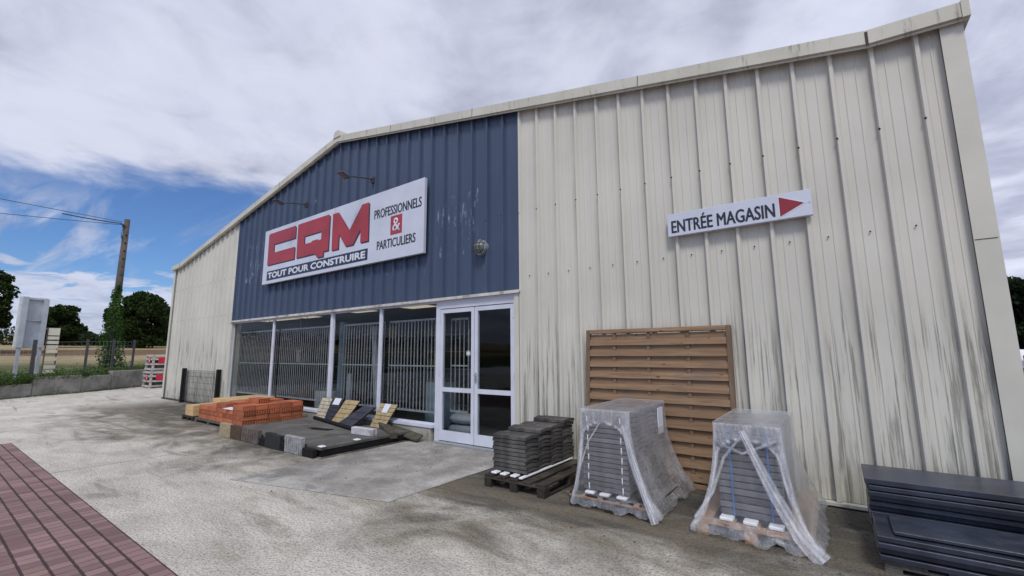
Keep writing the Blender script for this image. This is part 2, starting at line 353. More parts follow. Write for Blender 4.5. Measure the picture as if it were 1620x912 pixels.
def paver():
    m,t=newmat('mauve brick pavers'); p=t.pos(); x,y,z=t.sep(p)
    W=.1235; L=.108
    v=t.m('DIVIDE',t.m('SUBTRACT',-4.124,y),W); row=t.m('FLOOR',v); fv=t.m('FRACT',v)
    wob=t.m('MULTIPLY',t.m('SUBTRACT',t.noise(p,14.,3,.6),.5),.09)
    off=t.m('FRACT',t.m('MULTIPLY',t.m('SINE',t.m('MULTIPLY',row,12.9898)),43.758))
    u=t.m('ADD',t.m('DIVIDE',x,L),off); col=t.m('FLOOR',u); fu=t.m('FRACT',u)
    dv=t.m('MINIMUM',fv,t.m('SUBTRACT',1.,fv)); du=t.m('MINIMUM',fu,t.m('SUBTRACT',1.,fu))
    jv=t.ss(t.m('ADD',dv,wob),.085,.045); ju=t.ss(t.m('ADD',du,wob),.05,.018)
    cm=t.n('ShaderNodeCombineXYZ'); t.l(row,cm.inputs[0]); t.l(col,cm.inputs[1])
    wn=t.n('ShaderNodeTexWhiteNoise',noise_dimensions='2D'); t.l(cm.outputs[0],wn.inputs['Vector'])
    fill=t.ss(wn.outputs[0],.08,.3)     # some cross joints are filled
    j=t.m('MAXIMUM',jv,t.m('MULTIPLY',ju,t.m('MULTIPLY',fill,.9)))
    c=t.mix(wn.outputs[0],(.15,.092,.088),(.27,.175,.165)); c=t.mix(t.ss(t.noise(p,1.4,5,.6),.35,.7),c,t.mix(1.,c,(1.12,1.1,1.1),'MULTIPLY'))
    c=t.mix(t.m('MULTIPLY',t.ss(t.noise(p,60.,3,.7),.5,.7),.3),c,(.15,.1,.1))
    c=t.mix(t.m('MULTIPLY',j,.93),c,(.035,.018,.018))
    h=t.m('ADD',t.m('SUBTRACT',1.,j),t.m('MULTIPLY',t.noise(p,90.,3,.6),.15))
    t.out(t.pbsdf(c,.75,t.bump(h,.8,.006),0,.35)); return m
PAVER=paver()
def field_mat():
    m,t=newmat('field'); p=t.pos(); x,y,z=t.sep(p)
    n=t.noise(p,.25,6,.6); xx=t.m('ADD',x,t.m('MULTIPLY',t.m('SUBTRACT',n,.5),9.))
    tan=t.mix(t.ss(t.noise(t.vmul(p,(.3,1,1)),1.,6,.65),.3,.7),(.27,.215,.125),(.37,.30,.18))
    brown=t.mix(t.ss(t.noise(p,.7,5,.6),.3,.7),(.13,.085,.05),(.19,.13,.08))
    c=t.mix(t.ss(x,-52,-56),tan,brown); c=t.mix(t.ss(x,-70.,-73.),c,(.36,.29,.17))
    green=t.mix(t.ss(t.noise(p,1.1,6,.65),.3,.7),(.05,.075,.025),(.12,.13,.05))
    c=t.mix(t.ss(xx,-46.,-34.),c,green)
    t.out(t.pbsdf(c,.95,t.bump(t.noise(p,3.,6,.7),.8,.2),0,.1)); return m
FIELD=field_mat()
def film_mat():
    m,t=newmat('clear wrapping film'); p=t.obj()
    a=t.n('ShaderNodeAttribute',attribute_name='dense').outputs['Fac']
    st=t.noise(t.vmul(p,(16,16,3.)),1.,5,.65,1.4); cr=t.noise(p,11.,5,.7,2.2)
    k=t.m('MULTIPLY',a,t.ss(st,.3,.7,.72,1.3))
    k=t.m('ADD',k,t.m('MULTIPLY',t.ss(t.m('ABSOLUTE',t.m('SUBTRACT',cr,.5)),.02,.0),t.m('MULTIPLY',a,.9)),clamp=True)
    tr=t.n('ShaderNodeBsdfTransparent'); df=t.n('ShaderNodeBsdfDiffuse'); df.inputs[0].default_value=(.90,.92,.97,1)
    tl=t.n('ShaderNodeBsdfTranslucent'); tl.inputs[0].default_value=(.9,.92,.97,1)
    gl=t.n('ShaderNodeBsdfGlossy'); gl.inputs['Roughness'].default_value=.16; gl.inputs[0].default_value=(.9,.92,.97,1)
    bp=t.bump(t.m('ADD',cr,st),.35,.02); t.l(bp,gl.inputs['Normal']); t.l(bp,df.inputs['Normal'])
    m1=t.n('ShaderNodeMixShader'); m1.inputs[0].default_value=.35; t.l(df.outputs[0],m1.inputs[1]); t.l(tl.outputs[0],m1.inputs[2])
    m2=t.n('ShaderNodeMixShader'); t.l(k,m2.inputs[0]); t.l(tr.outputs[0],m2.inputs[1]); t.l(m1.outputs[0],m2.inputs[2])
    fr=schlick(t,bp)
    m3=t.n('ShaderNodeMixShader'); t.l(t.m('MULTIPLY',fr,1.1,clamp=True),m3.inputs[0]); t.l(m2.outputs[0],m3.inputs[1]); t.l(gl.outputs[0],m3.inputs[2]); t.out(m3.outputs[0]); return m
FILM=film_mat()

# ------------------------------------------------------------------ ground and terrain
WALLP=[(-16.2,-9.5),(-17.6,-6.2),(-19.05,-3.75),(-20.2,-2.45),(-20.95,-1.0),(-21.95,.12),(-23.3,1.75),(-26.5,5.2),(-34,12.)]
b=MB()
# yard polygon, bounded on the west by the low wall
poly=[(x_,y_) for x_,y_ in WALLP]
pts=[(p[0]-.1,p[1]) for p in poly]
vs=[(45,-60,0),(45,60,0),(-34,60,0)]+[(p[0],p[1],0) for p in reversed(pts)]+[(-12,-60,0)]
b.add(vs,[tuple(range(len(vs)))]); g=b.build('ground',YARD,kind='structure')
b=MB(); b.box(-7.76,30,-30,-4.124,-.05,.004); b.build('brick_path',PAVER,kind='structure')
b=MB(); b.add([(-2.2,-2.93,.004),(.04,-2.36,.004),(.08,.03,.004),(-2.2,.03,.004)],[(0,1,2,3)]); b.build('door_pavement',DSLAB,kind='structure')
# terrain west of the wall
def tz(x_,y_):
    s_=max(0,(-x_-24)/56.); z_=.42+2.15*min(s_,3)**1.15
    return z_+.12*noise.noise(Vector((x_*.25,y_*.25,0)))*(1 if x_>-60 else .3)
b=MB()
xs=[0,.6,1.4,2.5,4,6,9,13,18,24,32,42,55,75,110,170,300,600]
def wallx(y_):
    for (x0,y0),(x1,y1) in zip(WALLP,WALLP[1:]):
        if y0<=y_<=y1: return x0+(x1-x0)*(y_-y0)/(y1-y0)
    return WALLP[0][0] if y_<WALLP[0][1] else -34-(y_-12)*.9
ys=[-400,-200,-120,-80,-50,-35,-25,-18,-14,-11,-9.5,-8,-7]+[ -6+.5*i for i in range(30)]+[9.5,11,13,16,20,26,34,45,60,85,120,180,300,600]
for y_ in ys:
    wx=wallx(y_)-.16
    for k_ in xs:
        X_=wx-k_; b.v.append((X_,y_+(k_*.0),min(tz(X_,y_),.42+k_*2)))
n=len(xs)
for i in range(len(ys)-1):
    for j in range(n-1): b.f.append((i*n+j,(i+1)*n+j,(i+1)*n+j+1,i*n+j+1))
b.mi=[0]*len(b.f); b.build('field_terrain',FIELD,smooth=True,kind='structure')
# far ground to the east and behind so that the horizon is closed
b=MB(); b.box(-900,900,60.5,1500,-1.,-.06); b.box(44.5,900,-900,60.5,-1.,-.06); b.box(-900,900,-900,-60,-1.,-.06)
b.build('far_ground',FIELD,kind='structure')

# ------------------------------------------------------------------ the store building
XL,XR,XA=-15.03,5.0,-5.0; P=1/3.
S=.1926; Z0=5.33
def zroof(X):         # underside of the trim
    X=min(max(X,-14.33),4.33)
    return Z0-S*X if X>=XA else (Z0-S*XA)+S*(X-XA)
store=thing('store_building',(-5,0,0),'long cream and blue metal-clad store building with low gable and glazed shop front','building')
def rib_profile(x0,x1):
    pts=[]
    k0=math.floor(x0/P)-1; k1=math.ceil(x1/P)+1
    for k in range(k0,k1+1):
        o=k*P
        pts+= [(o,.048),(o+.010,.0),(o+.040,.0),(o+.058,.048)]
        for q in (.125,.225): pts+=[(o+q-.012,.048),(o+q-.006,.042),(o+q+.006,.042),(o+q+.012,.048)]
    pts=[p for p in pts if x0+1e-4<p[0]<x1-1e-4]
    def yat(x_):
        f=(x_/P-math.floor(x_/P))*P
        return 0. if .010<=f<=.040 else .048
    return [(x0,yat(x0))]+pts+[(x1,yat(x1))]
def clad(name,x0,x1,z0,ztop,mat,parent,label=None,dz=0.):
    pr=rib_profile(x0,x1); b=MB(); zs=[z0]
    vs=[];cols=5
    for (x_,y_) in pr:
        zt=ztop(x_)+dz
        for c_ in range(cols): vs.append((x_,y_,z0+(zt-z0)*c_/(cols-1)))
    fs=[]
    for i in range(len(pr)-1):
        for c_ in range(cols-1): fs.append((i*cols+c_,(i+1)*cols+c_,(i+1)*cols+c_+1,i*cols+c_+1))
    b.add(vs,fs); o=b.build(name,mat,parent)
    if label: o['label']=label
    return o
ztop=lambda X: zroof(X)+.06
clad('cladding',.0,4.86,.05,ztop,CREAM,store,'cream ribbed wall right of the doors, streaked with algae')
clad('cladding',-10.0,-.002,2.42,ztop,BLUE,store,'dark blue ribbed fascia above the shop windows')
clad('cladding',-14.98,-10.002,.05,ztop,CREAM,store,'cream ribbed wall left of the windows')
# liner behind the skins
def gable(x0,x1,z0,y0,y1,mat,name):
    b=MB(); xs_=[x0]+[q for q in (-14.33,XA,4.33) if x0<q<x1]+[x1]
    b.prism([(x0,z0),(x1,z0)]+[(q,zroof(q)+.05) for q in reversed(xs_)],y0,y1); return b.build(name,mat,store)
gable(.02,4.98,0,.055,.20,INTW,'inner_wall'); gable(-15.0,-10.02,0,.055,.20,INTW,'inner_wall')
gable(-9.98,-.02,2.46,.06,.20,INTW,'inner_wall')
# corner and edge trims
b=MB(); b.box(4.855,5.0,-.012,.0,.03,4.50); b.box(5.0,5.012,-.012,.3,.03,4.50); b.build('corner_trim',SMOOTHTRIM,store)
b=MB(); b.box(-15.03,-14.90,-.012,.0,.03,4.50); b.box(-15.042,-15.03,-.012,.3,.03,4.50); b.build('corner_trim',SMOOTHTRIM,store)
b=MB(); b.box(4.86,5.0,-.016,-.0125,2.415,2.42); b.build('trim_seam',SEAM,store)
b=MB(); b.box(-.088,-.003,-.004,.05,.05,2.39); b.build('door_jamb_trim',SMOOTHTRIM,store)
b=MB(); b.box(-10.03,-9.93,-.004,.004,.05,2.39); b.box(-9.985,-9.93,.004,.25,.05,2.39); b.build('window_jamb_trim',SMOOTHTRIM,store)
# drip strip over shop front
b=MB(); b.box(-10.06,.03,-.035,.04,2.39,2.418); b.box(-10.06,.03,-.039,-.036,2.372,2.418); b.build('drip_strip',LINTEL,store)
# bottom ledge and dark gap under the right-hand cladding
b=MB(); b.box(.0,5.0,-.03,.06,.018,.045); b.build('base_ledge',LINTEL,store)
b=MB(); b.box(-15.02,-10.,-.012,.04,.0,.049); b.build('base_gap',SEAM,store); b=MB(); b.box(0.,5.0,.0,.05,-.02,.017); b.build('base_gap',SEAM,store)
# roof
roofp=[(XL-.05,4.46),(-14.33,zroof(-14.33)),(XA,zroof(XA)),(4.33,zroof(4.33)),(XR+.05,4.46)]
b=MB(); b.prism([(x_,z_+.02) for x_,z_ in roofp]+[(x_,z_+.10) for x_,z_ in reversed(roofp)],.0,30.); roof=b.build('roof',ROOFM,store)
tr=MB()
for (p0,p1) in zip(roofp,roofp[1:]):
    tr.prism([(p0[0],p0[1]),(p1[0],p1[1]),(p1[0],p1[1]+.145),(p0[0],p0[1]+.145)],-.08,-.07)
    tr.prism([(p0[0],p0[1]-.028),(p1[0],p1[1]-.028),(p1[0],p1[1]-.004),(p0[0],p0[1]-.004)],-.052,-.042)
    tr.prism([(p0[0],p0[1]+.128),(p1[0],p1[1]+.128),(p1[0],p1[1]+.146),(p0[0],p0[1]+.146)],-.069,.16)
    tr.prism([(p0[0],p0[1]-.003),(p1[0],p1[1]-.003),(p1[0],p1[1]+.003),(p0[0],p0[1]+.003)],-.069,-.0)
tr.box(XR+.002,XR+.055,-.09,.2,4.45,4.615); tr.box(XL-.055,XL-.002,-.09,.2,4.45,4.615)
tr.build('roof_trim',TRIM,store)
for X_ in (4.33,-14.33): b=MB(); b.box(X_-.012,X_+.012,-.084,-.0805,4.47,4.625); b.build('trim_joint',SEAM,store)
for X_ in (2.0,-.9,-3.1,-7.6,-11.2):
    z_=zroof(X_); b=MB(); b.prism([(X_-.004,z_+.002),(X_+.004,z_+.002),(X_+.014,z_+.144),(X_+.006,z_+.144)],-.083,-.0805); b.build('trim_joint',SEAM,store)
b=MB(); zA=zroof(XA); b.prism([(XA-.13,zA+.10),(XA+.13,zA+.10),(XA+.10,zA+.235),(XA,zA+.262),(XA-.10,zA+.235)],-.10,30.); b.build('ridge_cap',TRIM,store)
# side and rear walls
b=MB(); b.box(XR-.05,XR-.002,.2,30,0,4.5); b.box(XL+.002,XL+.05,.2,30,0,4.5)
for yk in [.4+.3333*i for i in range(88)]:
    b.box(XR-.002,XR+.03,yk,yk+.045,.05,4.5); b.box(XL-.03,XL+.002,yk,yk+.045,.05,4.5)
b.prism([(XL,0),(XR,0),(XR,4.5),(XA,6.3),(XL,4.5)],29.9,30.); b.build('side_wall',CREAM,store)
# screws
def screw(x_,y_,z_,r_):
    b=MB(); b.tube([(x_,y_,z_),(x_,y_-.011,z_)],r_,6); b.build('screw',BLACK,store)
for k in range(15):
    if k*P+.175<4.8: screw(k*P+.175,.039,2.62,.008)
    screw(k*P+.008,.004,3.62,.010)
for k in range(-45,-30): screw(k*P+.175,.039,2.62,.008); screw(k*P+.175,.039,3.7,.009)
for k in range(-8,0): screw(k*P+.008,.004,3.62+.02*(k%2),.009)

# sill wall under the windows
b=MB(); b.box(-9.93,-1.84,.0,.18,0,.225); b.build('sill_wall',PLINTH,store)
# windows: frame with sill, pane, interior bars
def window(x0,x1):
    f=MB(); f.box(x0,x1,-.02,.10,.228,.275); f.box(x0,x1,.06,.09,.276,.30); f.box(x0,x1,.06,.09,2.34,2.41)
    f.box(x0-.0,x0+.02,.061,.089,.301,2.339); f.box(x1-.02,x1,.061,.089,.301,2.339)
    w_=f.build('window',WHITEAL,store)
    g_=MB(); g_.box(x0+.021,x1-.021,.072,.078,.301,2.339); g_.build('pane',GLASS,w_,org=w_['_o'])
    return w_
for x0,x1 in ((-9.92,-7.665),(-7.605,-5.07),(-4.97,-3.385),(-3.325,-1.80)): window(x0,x1)
for x0,x1,d in ((-7.665,-7.605,0),(-5.07,-4.97,.01),(-3.385,-3.325,0),(-1.80,-1.70,.01)):
    b=MB(); b.box(x0+.001,x1-.001,.045-d,.10,.276 if x1<-1.75 else .0,2.41); b.build('window_post',WHITEAL,store,bevel=.004)
# grilles behind glass
def grille(x0,x1,z0=.44,z1=2.09):
    b=MB(); yb=.24
    for z_ in (z0,z1): b.box(x0,x1,yb-.012,yb+.012,z_-.018,z_+.018)
    for z_ in ((z0+z1)/2-.02,): b.box(x0,x1,yb-.006,yb+.006,z_-.012,z_+.012)
    nb=int((x1-x0)/.088); 
    for i in range(nb+1):
        X_=x0+(x1-x0)*i/nb; b.box(X_-.007,X_+.007,yb-.007,yb+.007,z0+.018,z1-.018)
    return b.build('window_grille',BARM,store)
grille(-9.85,-7.72); grille(-7.60,-5.25); grille(-4.85,-3.45); grille(-3.30,-1.93); grille(-1.62,-1.22,.5,2.06)
# door frame and leaves
b=MB(); b.box(-1.70,-.09,.03,.12,2.235,2.405); b.box(-.125,-.09,.03,.12,.03,2.235); b.box(-1.70,-1.69,.03,.12,.03,2.235); b.build('door_frame',WHITEAL,store)
b=MB(); b.box(-1.75,.0,-.05,.14,.006,.032); b.build('door_threshold',GALV,store)
def leaf(x0,x1,hand):
    d=MB()
    d.box(x0,x0+.062,.04,.09,.045,2.225); d.box(x1-.062,x1,.04,.09,.045,2.225)
    d.box(x0+.062,x1-.062,.041,.089,2.155,2.225); d.box(x0+.062,x1-.062,.041,.089,.835,.905); d.box(x0+.062,x1-.062,.041,.089,.045,.205)
    o=d.build('door',WHITEAL,store)
    g_=MB(); g_.box(x0+.062,x1-.062,.062,.068,.205,.835); g_.build('pane',GLASS,o,org=o['_o'])
    g_=MB(); g_.box(x0+.062,x1-.062,.062,.068,.905,2.155); g_.build('pane',GLASS,o,org=o['_o'])
    h=MB(); hx=x1-.03 if hand>0 else x0+.03
    if hand<0:
        h.box(hx-.014,hx+.014,.028,.04,1.0,1.16); h.tube([(hx,.035,1.12),(hx,-.01,1.12),(hx+.11,-.015,1.115)],.008,6); h.build('handle',GALV,o,org=o['_o'])
    ex=x0-.006 if hand>0 else x1+.006
    for z_ in (.25,1.15,2.05): hg=MB(); hg.tube([(ex,.03,z_-.04),(ex,.03,z_+.04)],.011,6); hg.build('hinge',WHITEAL,o,org=o['_o'])
    return o
l1=leaf(-1.69,-.925,1); l2=leaf(-.912,-.128,-1)
b=MB(); b.tube([(-1.06,.060,1.47),(-1.06,.058,1.47)],.052,18); b.build('door_sticker',simple('grey sticker',(.22,.27,.27),.5,.3,40),l1,org=l1['_o'])
b=MB(); b.tube([(-1.06,.0578,1.47),(-1.06,.0565,1.47)],.03,14); b.build('door_sticker',LETW,l1,org=l1['_o'])
# interior shell
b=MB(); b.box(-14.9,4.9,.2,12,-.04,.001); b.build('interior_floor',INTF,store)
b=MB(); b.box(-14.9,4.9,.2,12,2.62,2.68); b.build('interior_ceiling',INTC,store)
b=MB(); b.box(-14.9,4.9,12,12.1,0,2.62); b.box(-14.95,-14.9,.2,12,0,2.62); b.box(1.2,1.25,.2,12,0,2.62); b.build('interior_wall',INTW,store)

# ------------------------------------------------------------------ text helper
def text_mesh(body,x0,x1,z0,z1,y,depth,mat,name,parent,bold=.0,thick=.0):
    cu=bpy.data.curves.new('txt','FONT'); cu.body=body; cu.size=1; cu.extrude=.0; cu.offset=min(bold,.008); cu.resolution_u=3
    o=bpy.data.objects.new('txt',cu); C.objects.link(o); bpy.context.view_layer.update()
    dg=bpy.context.evaluated_depsgraph_get(); me=bpy.data.meshes.new_from_object(o.evaluated_get(dg))
    bpy.data.objects.remove(o); bpy.data.curves.remove(cu)
    xs_=[v.co.x for v in me.vertices]
    if 'É' in body or ',' in body: capz=.73; zb=0.
    else: capz=max(v.co.y for v in me.vertices); zb=min(v.co.y for v in me.vertices)
    a,b_=min(xs_),max(xs_); bm=bmesh.new(); bm.from_mesh(me)
    org=Vector(parent['_o'])
    for v in bm.verts:
        v.co=Vector((x0+(v.co.x-a)/(b_-a)*(x1-x0),y,z0+(v.co.y-zb)/(capz-zb)*(z1-z0)))-org
    g_=bmesh.ops.extrude_face_region(bm,geom=bm.faces[:]); 
    for v in [q for q in g_['geom'] if isinstance(q,bmesh.types.BMVert)]: v.co.y+=depth
    bm.normal_update(); bmesh.ops.recalc_face_normals(bm,faces=bm.faces[:])
    if thick:
        g0=bm.verts[:]+bm.edges[:]+bm.faces[:]
        for dx,dz,dy in ((thick,0,.0003),(-thick,0,.0006),(0,thick*.7,.0009),(0,-thick*.7,.0012)):
            d_=bmesh.ops.duplicate(bm,geom=g0)['geom']
            for v in d_:
                if isinstance(v,bmesh.types.BMVert): v.co+=Vector((dx,dy,dz))
    me2=bpy.data.meshes.new(name); bm.to_mesh(me2); bm.free(); me2.materials.append(mat)
    ob=bpy.data.objects.new(name,me2); C.objects.link(ob); ob.parent=parent; ob['_o']=tuple(org); return ob

# ------------------------------------------------------------------ big sign
sg=thing('shop_sign',(-5.05,-.09,3.26),'large white rectangular shop sign reading CQM TOUT POUR CONSTRUIRE on the blue fascia','sign')
b=MB(); b.box(-8.10,-2.02,-.10,-.035,3.26,4.685); b.build('panel',SIGNW,sg,bevel=.004)
b=MB(); b.box(-4.885,-4.879,-.1012,-.1002,3.262,4.683); b.build('panel_seam',GALV,sg)
for X_ in (-7.5,-5.,-2.6): b=MB(); b.box(X_-.03,X_+.03,-.034,.0,3.3,4.65); b.build('mounting_rail',DARKMET,sg)
Cp=[(-7.874,4.545),(-7.82,4.575),(-6.56,4.575),(-6.53,4.54),(-6.53,4.262),(-7.568,4.262),(-7.568,4.045),(-6.53,4.045),(-6.53,3.745),(-7.85,3.745),(-7.874,3.775)]
Qo=[(-6.43,4.575),(-5.12,4.575),(-5.075,4.54),(-5.075,3.745),(-5.27,3.745),(-5.27,3.635),(-5.50,3.635),(-5.65,3.745),(-6.43,3.745)]
Qi=[(-6.105,4.235),(-5.385,4.235),(-5.385,4.045),(-5.53,4.045),(-5.53,4.07),(-5.767,4.07),(-5.80,4.04),(-6.105,4.04)]
Mp=[(-4.956,4.55),(-4.742,4.55),(-4.305,4.07),(-3.89,4.55),(-3.66,4.55),(-3.645,3.735),(-3.905,3.735),(-3.912,4.03),(-4.165,3.735),(-4.42,3.735),(-4.69,4.05),(-4.692,3.72),(-4.943,3.72)]
def qpoly():   # keyhole polygon split into two simple pieces
    top=[(-6.43,4.575),(-5.12,4.575),(-5.075,4.54),(-5.075,4.14),(-5.385,4.14),(-5.385,4.235),(-6.105,4.235),(-6.105,4.14),(-6.43,4.14)]
    bot=[(-6.43,4.14),(-6.105,4.14),(-6.105,4.04),(-5.80,4.04),(-5.767,4.07),(-5.53,4.07),(-5.53,4.045),(-5.385,4.045),(-5.385,4.14),(-5.075,4.14),(-5.075,3.745),(-5.27,3.745),(-5.27,3.635),(-5.50,3.635),(-5.65,3.745),(-6.43,3.745)]
    return top,bot
def tri_prism(b,poly,y0,y1):
    from mathutils.geometry import tessellate_polygon
    a=sum(poly[i][0]*poly[(i+1)%len(poly)][1]-poly[(i+1)%len(poly)][0]*poly[i][1] for i in range(len(poly)))
    if a<0: poly=poly[::-1]
    n=len(poly); ts=tessellate_polygon([[Vector((p[0],p[1],0)) for p in poly]])
    vs=[(p[0],y0,p[1]) for p in poly]+[(p[0],y1,p[1]) for p in poly]; fs=[]
    for q in ts:
        A,B_,D=[Vector((poly[i][0],poly[i][1],0)) for i in q]
        q=tuple(q) if (B_-A).cross(D-A).z>0 else tuple(reversed(q)); fs.append(q)
    fs+=[((i+1)%n,i,i+n,(i+1)%n+n) for i in range(n)]; b.add(vs,fs)
bs=MB(); br=MB()
for pl in (Cp,*qpoly(),Mp):
    tri_prism(bs,[(x_+.032,z_-.028) for x_,z_ in pl],-.1045,-.1003)
    tri_prism(br,pl,-.109,-.1048)
bs.build('logo_shadow',SIGNB,sg); br.build('logo_letters',SIGNR,sg)
b=MB(); b.box(-7.86,-3.65,-.104,-.1003,3.345,3.583); b.build('slogan_band',SIGNB,sg)
text_mesh('TOUT POUR CONSTRUIRE',-7.79,-3.73,3.395,3.535,-.1075,.003,LETW,'lettering',sg,.0,.012)
text_mesh('PROFESSIONNELS',-3.47,-2.09,4.145,4.33,-.1035,.003,LETB,'lettering',sg,.0,.005)
text_mesh('PARTICULIERS',-3.355,-2.235,3.495,3.67,-.1035,.003,LETB,'lettering',sg,.0,.005)
b=MB(); b.box(-2.953,-2.62,-.1045,-.1003,3.737,4.11); b.build('ampersand_plate',SIGNR,sg)
text_mesh('&',-2.90,-2.665,3.79,4.06,-.1075,.0025,LETW,'lettering',sg,.01)
# arrow sign
sa=thing('arrow_sign',(3.0,-.05,2.85),'small white sign reading ENTRÉE MAGASIN with a dark red arrow on the cream wall','sign')
b=MB(); b.box(2.277,3.738,-.06,-.002,2.855,3.132); b.build('panel',SIGNW,sa,bevel=.003)
text_mesh('ENTRÉE MAGASIN',2.325,3.405,2.895,3.05,-.0635,.003,LETB,'lettering',sa,.0,.0042)
b=MB(); b.prism([(3.440,3.115),(3.700,2.995),(3.440,2.868)],-.0625,-.0603); b.build('arrow_border',LETW,sa)
b=MB(); b.prism([(3.452,3.098),(3.672,2.995),(3.452,2.885)],-.065,-.0627); b.build('arrow',SIGNR2,sa)
for X_,Z_ in ((2.36,2.96),(2.56,2.985),(3.72,2.99)): b=MB(); b.tube([(X_,-.061,Z_),(X_,-.067,Z_)],.006,6); b.build('screw',GALV,sa)

# ------------------------------------------------------------------ spot lamps and bulkhead lamp
SPOTM=simple('spotlight dark grey',(.055,.058,.062),.5,.1,6)
def spot(X_,label):
    o=thing('spotlight',(X_,0,5.09),label,'spotlight','spotlights on brackets above the large sign')
    b=MB(); b.box(X_-.05,X_+.05,-.02,.035,5.02,5.14); b.tube([(X_,-.02,5.08),(X_,-.06,5.10)],.03,8); b.build('wall_bracket',SPOTM,o)
    b=MB(); b.tube([(X_,-.04,5.09),(X_-.04,-.30,5.05),(X_-.08,-.48,5.02)],.014,6); b.build('arm',SPOTM,o)
    b=MB(); m_=Matrix.Translation((X_-.10,-.60,5.0))@Matrix.Rotation(R(-14),4,'X')@Matrix.Rotation(R(8),4,'Z')
    b.box(-.075,.075,-.13,.10,-.016,.016,m_); b.box(-.05,.05,-.10,.08,.016,.026,m_); h=b.build('lamp_head',SPOTM,o,bevel=.008)
    b=MB(); b.box(-.06,.06,-.11,.04,-.02,-.0165,m_); b.build('lamp_glass',simple('lamp face',(.12,.12,.12),.2),h,org=h['_o'])
    return o
spot(-3.72,'grey bracket spotlight above the letter M of the large sign'); spot(-6.33,'grey bracket spotlight above the letter C of the large sign')
o=thing('bulkhead_lamp',(-.74,0,3.18),'round caged grey bulkhead lamp on the blue wall above the doors','wall lamp')
b=MB(); b.tube([(-.74,.03,3.18),(-.74,-.055,3.18)],.13,24); b.build('base_ring',GALV,o,smooth=False)
b=MB()
for i in range(6):
    a0=i*math.pi/12; a1=(i+1)*math.pi/12
b.tube([(-.74,-.056,3.18),(-.74,-.085,3.18),(-.74,-.11,3.18),(-.74,-.128,3.18),(-.74,-.134,3.18)],[.105,.098,.08,.045,.008],20); b.build('diffuser',simple('lamp diffuser grey',(.22,.235,.225),.3,.2,6),o,smooth=True)
b=MB()
for a in (-.06,0,.06):
    pts=[]
    for i in range(9):
        s_=-.12+.24*i/8; h_=math.sqrt(max(0,.125**2-s_*s_*.95))*1.0; pts.append((-.74+a,-.05-.095*max(0,1-(s_*s_+a*a)/.0165)**.5,3.18+s_))
    b.tube(pts,.006,5)
    b.tube([(-.74+(p[2]-3.18),p[1]-.004,3.18+a) for p in pts],.006,5)
b.build('cage',DARKMET,o)

# ------------------------------------------------------------------ interior goods (seen through the glass)
for i,(x0,y0,sx,lab) in enumerate([(-11.7,1.25,2.2,'lit ceiling panel behind the far left window'),(-9.35,1.3,.95,'lit ceiling panel behind the second window from the left'),(-6.6,1.2,.95,'lit ceiling panel behind the window left of centre'),(-4.6,1.4,.95,'lit ceiling panel behind the window beside the doors'),(-1.6,2.6,.9,'lit ceiling panel behind the left door leaf'),(-.7,5.2,.9,'small lit ceiling panel deep behind the right door leaf')]):
    o=thing('ceiling_light',(x0,y0,2.6),lab,'ceiling light','lit ceiling panels inside the shop')
    b=MB(); b.box(x0,x0+sx,y0,y0+.55,2.57,2.618); b.build('frame',WHITEAL,o); b=MB(); b.box(x0+.03,x0+sx-.03,y0+.03,y0+.52,2.563,2.569); b.build('diffuser',LAMP,o)
GOODS=[simple('goods '+n_,c_,.5,.2,6,rndv=.3) for n_,c_ in (('white',(.42,.43,.45)),('grey',(.09,.10,.11)),('kraft',(.16,.11,.065)),('yellow',(.33,.23,.04)),('blue',(.03,.06,.16)),('red',(.2,.03,.03)),('black',(.02,.02,.023)))]
def rack(x0,x1,y0,y1,h,label):
    o=thing('shelf_rack',((x0+x1)/2,(y0+y1)/2,0),label,'shelf','shelving racks inside the shop')
    for X_ in (x0,x1-.04):
        for Y_ in (y0,y1-.04):
            b=MB(); b.box(X_,X_+.04,Y_,Y_+.04,0,h); b.build('upright',GALV,o)
    zs_=[.12+.46*i for i in range(int(h/.46)+1) if .12+.46*i<h]
    for z_ in zs_:
        b=MB(); b.box(x0+.041,x1-.041,y0,y1,z_,z_+.025); b.build('shelf',GALV,o)
    return zs_
ORD=['first','second','third','fourth','fifth','sixth','seventh','eighth','ninth','tenth','eleventh','twelfth','thirteenth','fourteenth','fifteenth','sixteenth','seventeenth']
gi=0
racks=[(-10.6,-8.5,3.0,3.4,2.1,'behind the far left window'),(-8.1,-6.1,3.1,3.5,2.1,'behind the second window'),(-5.6,-3.9,3.3,3.7,2.1,'behind the third window'),(-2.3,-.2,4.4,4.8,2.1,'deep behind the glass doors')]
for (x0,x1,y0,y1,h,wh) in racks:
    zs_=rack(x0,x1,y0,y1,h,'grey shelving rack '+wh)
    lv=['bottom shelf','second shelf up','middle shelf','fourth shelf up','top shelf']
    for zi,z_ in enumerate(zs_[:5]):
        X_=x0+.08; n_=0
        while X_<x1-.35:
            w_=random.uniform(.14,.34); hh=random.uniform(.14,.36); b=MB(); b.box(X_,X_+w_,y0+.03,y1-.04,z_+.026,z_+.026+hh); b.box(X_+w_*.15,X_+w_*.85,y0+.027,y0+.0295,z_+.026+hh*.3,z_+.026+hh*.7) if False else None
            cands=['white','grey','brown','yellow','blue','red','black']; ci=random.choices(range(7),[1,5,4,1,2,1,6])[0]
            o=b.build('goods_box',GOODS[ci],org=((X_+w_/2),y0+.2,z_+.026),bevel=.006)
            tag(o,'%s box, %s from left, %s, rack %s'%(cands[ci],ORD[n_],lv[zi],wh),'box','boxes on the shelves inside the shop'); n_+=1
            X_+=w_+random.uniform(.01,.12)
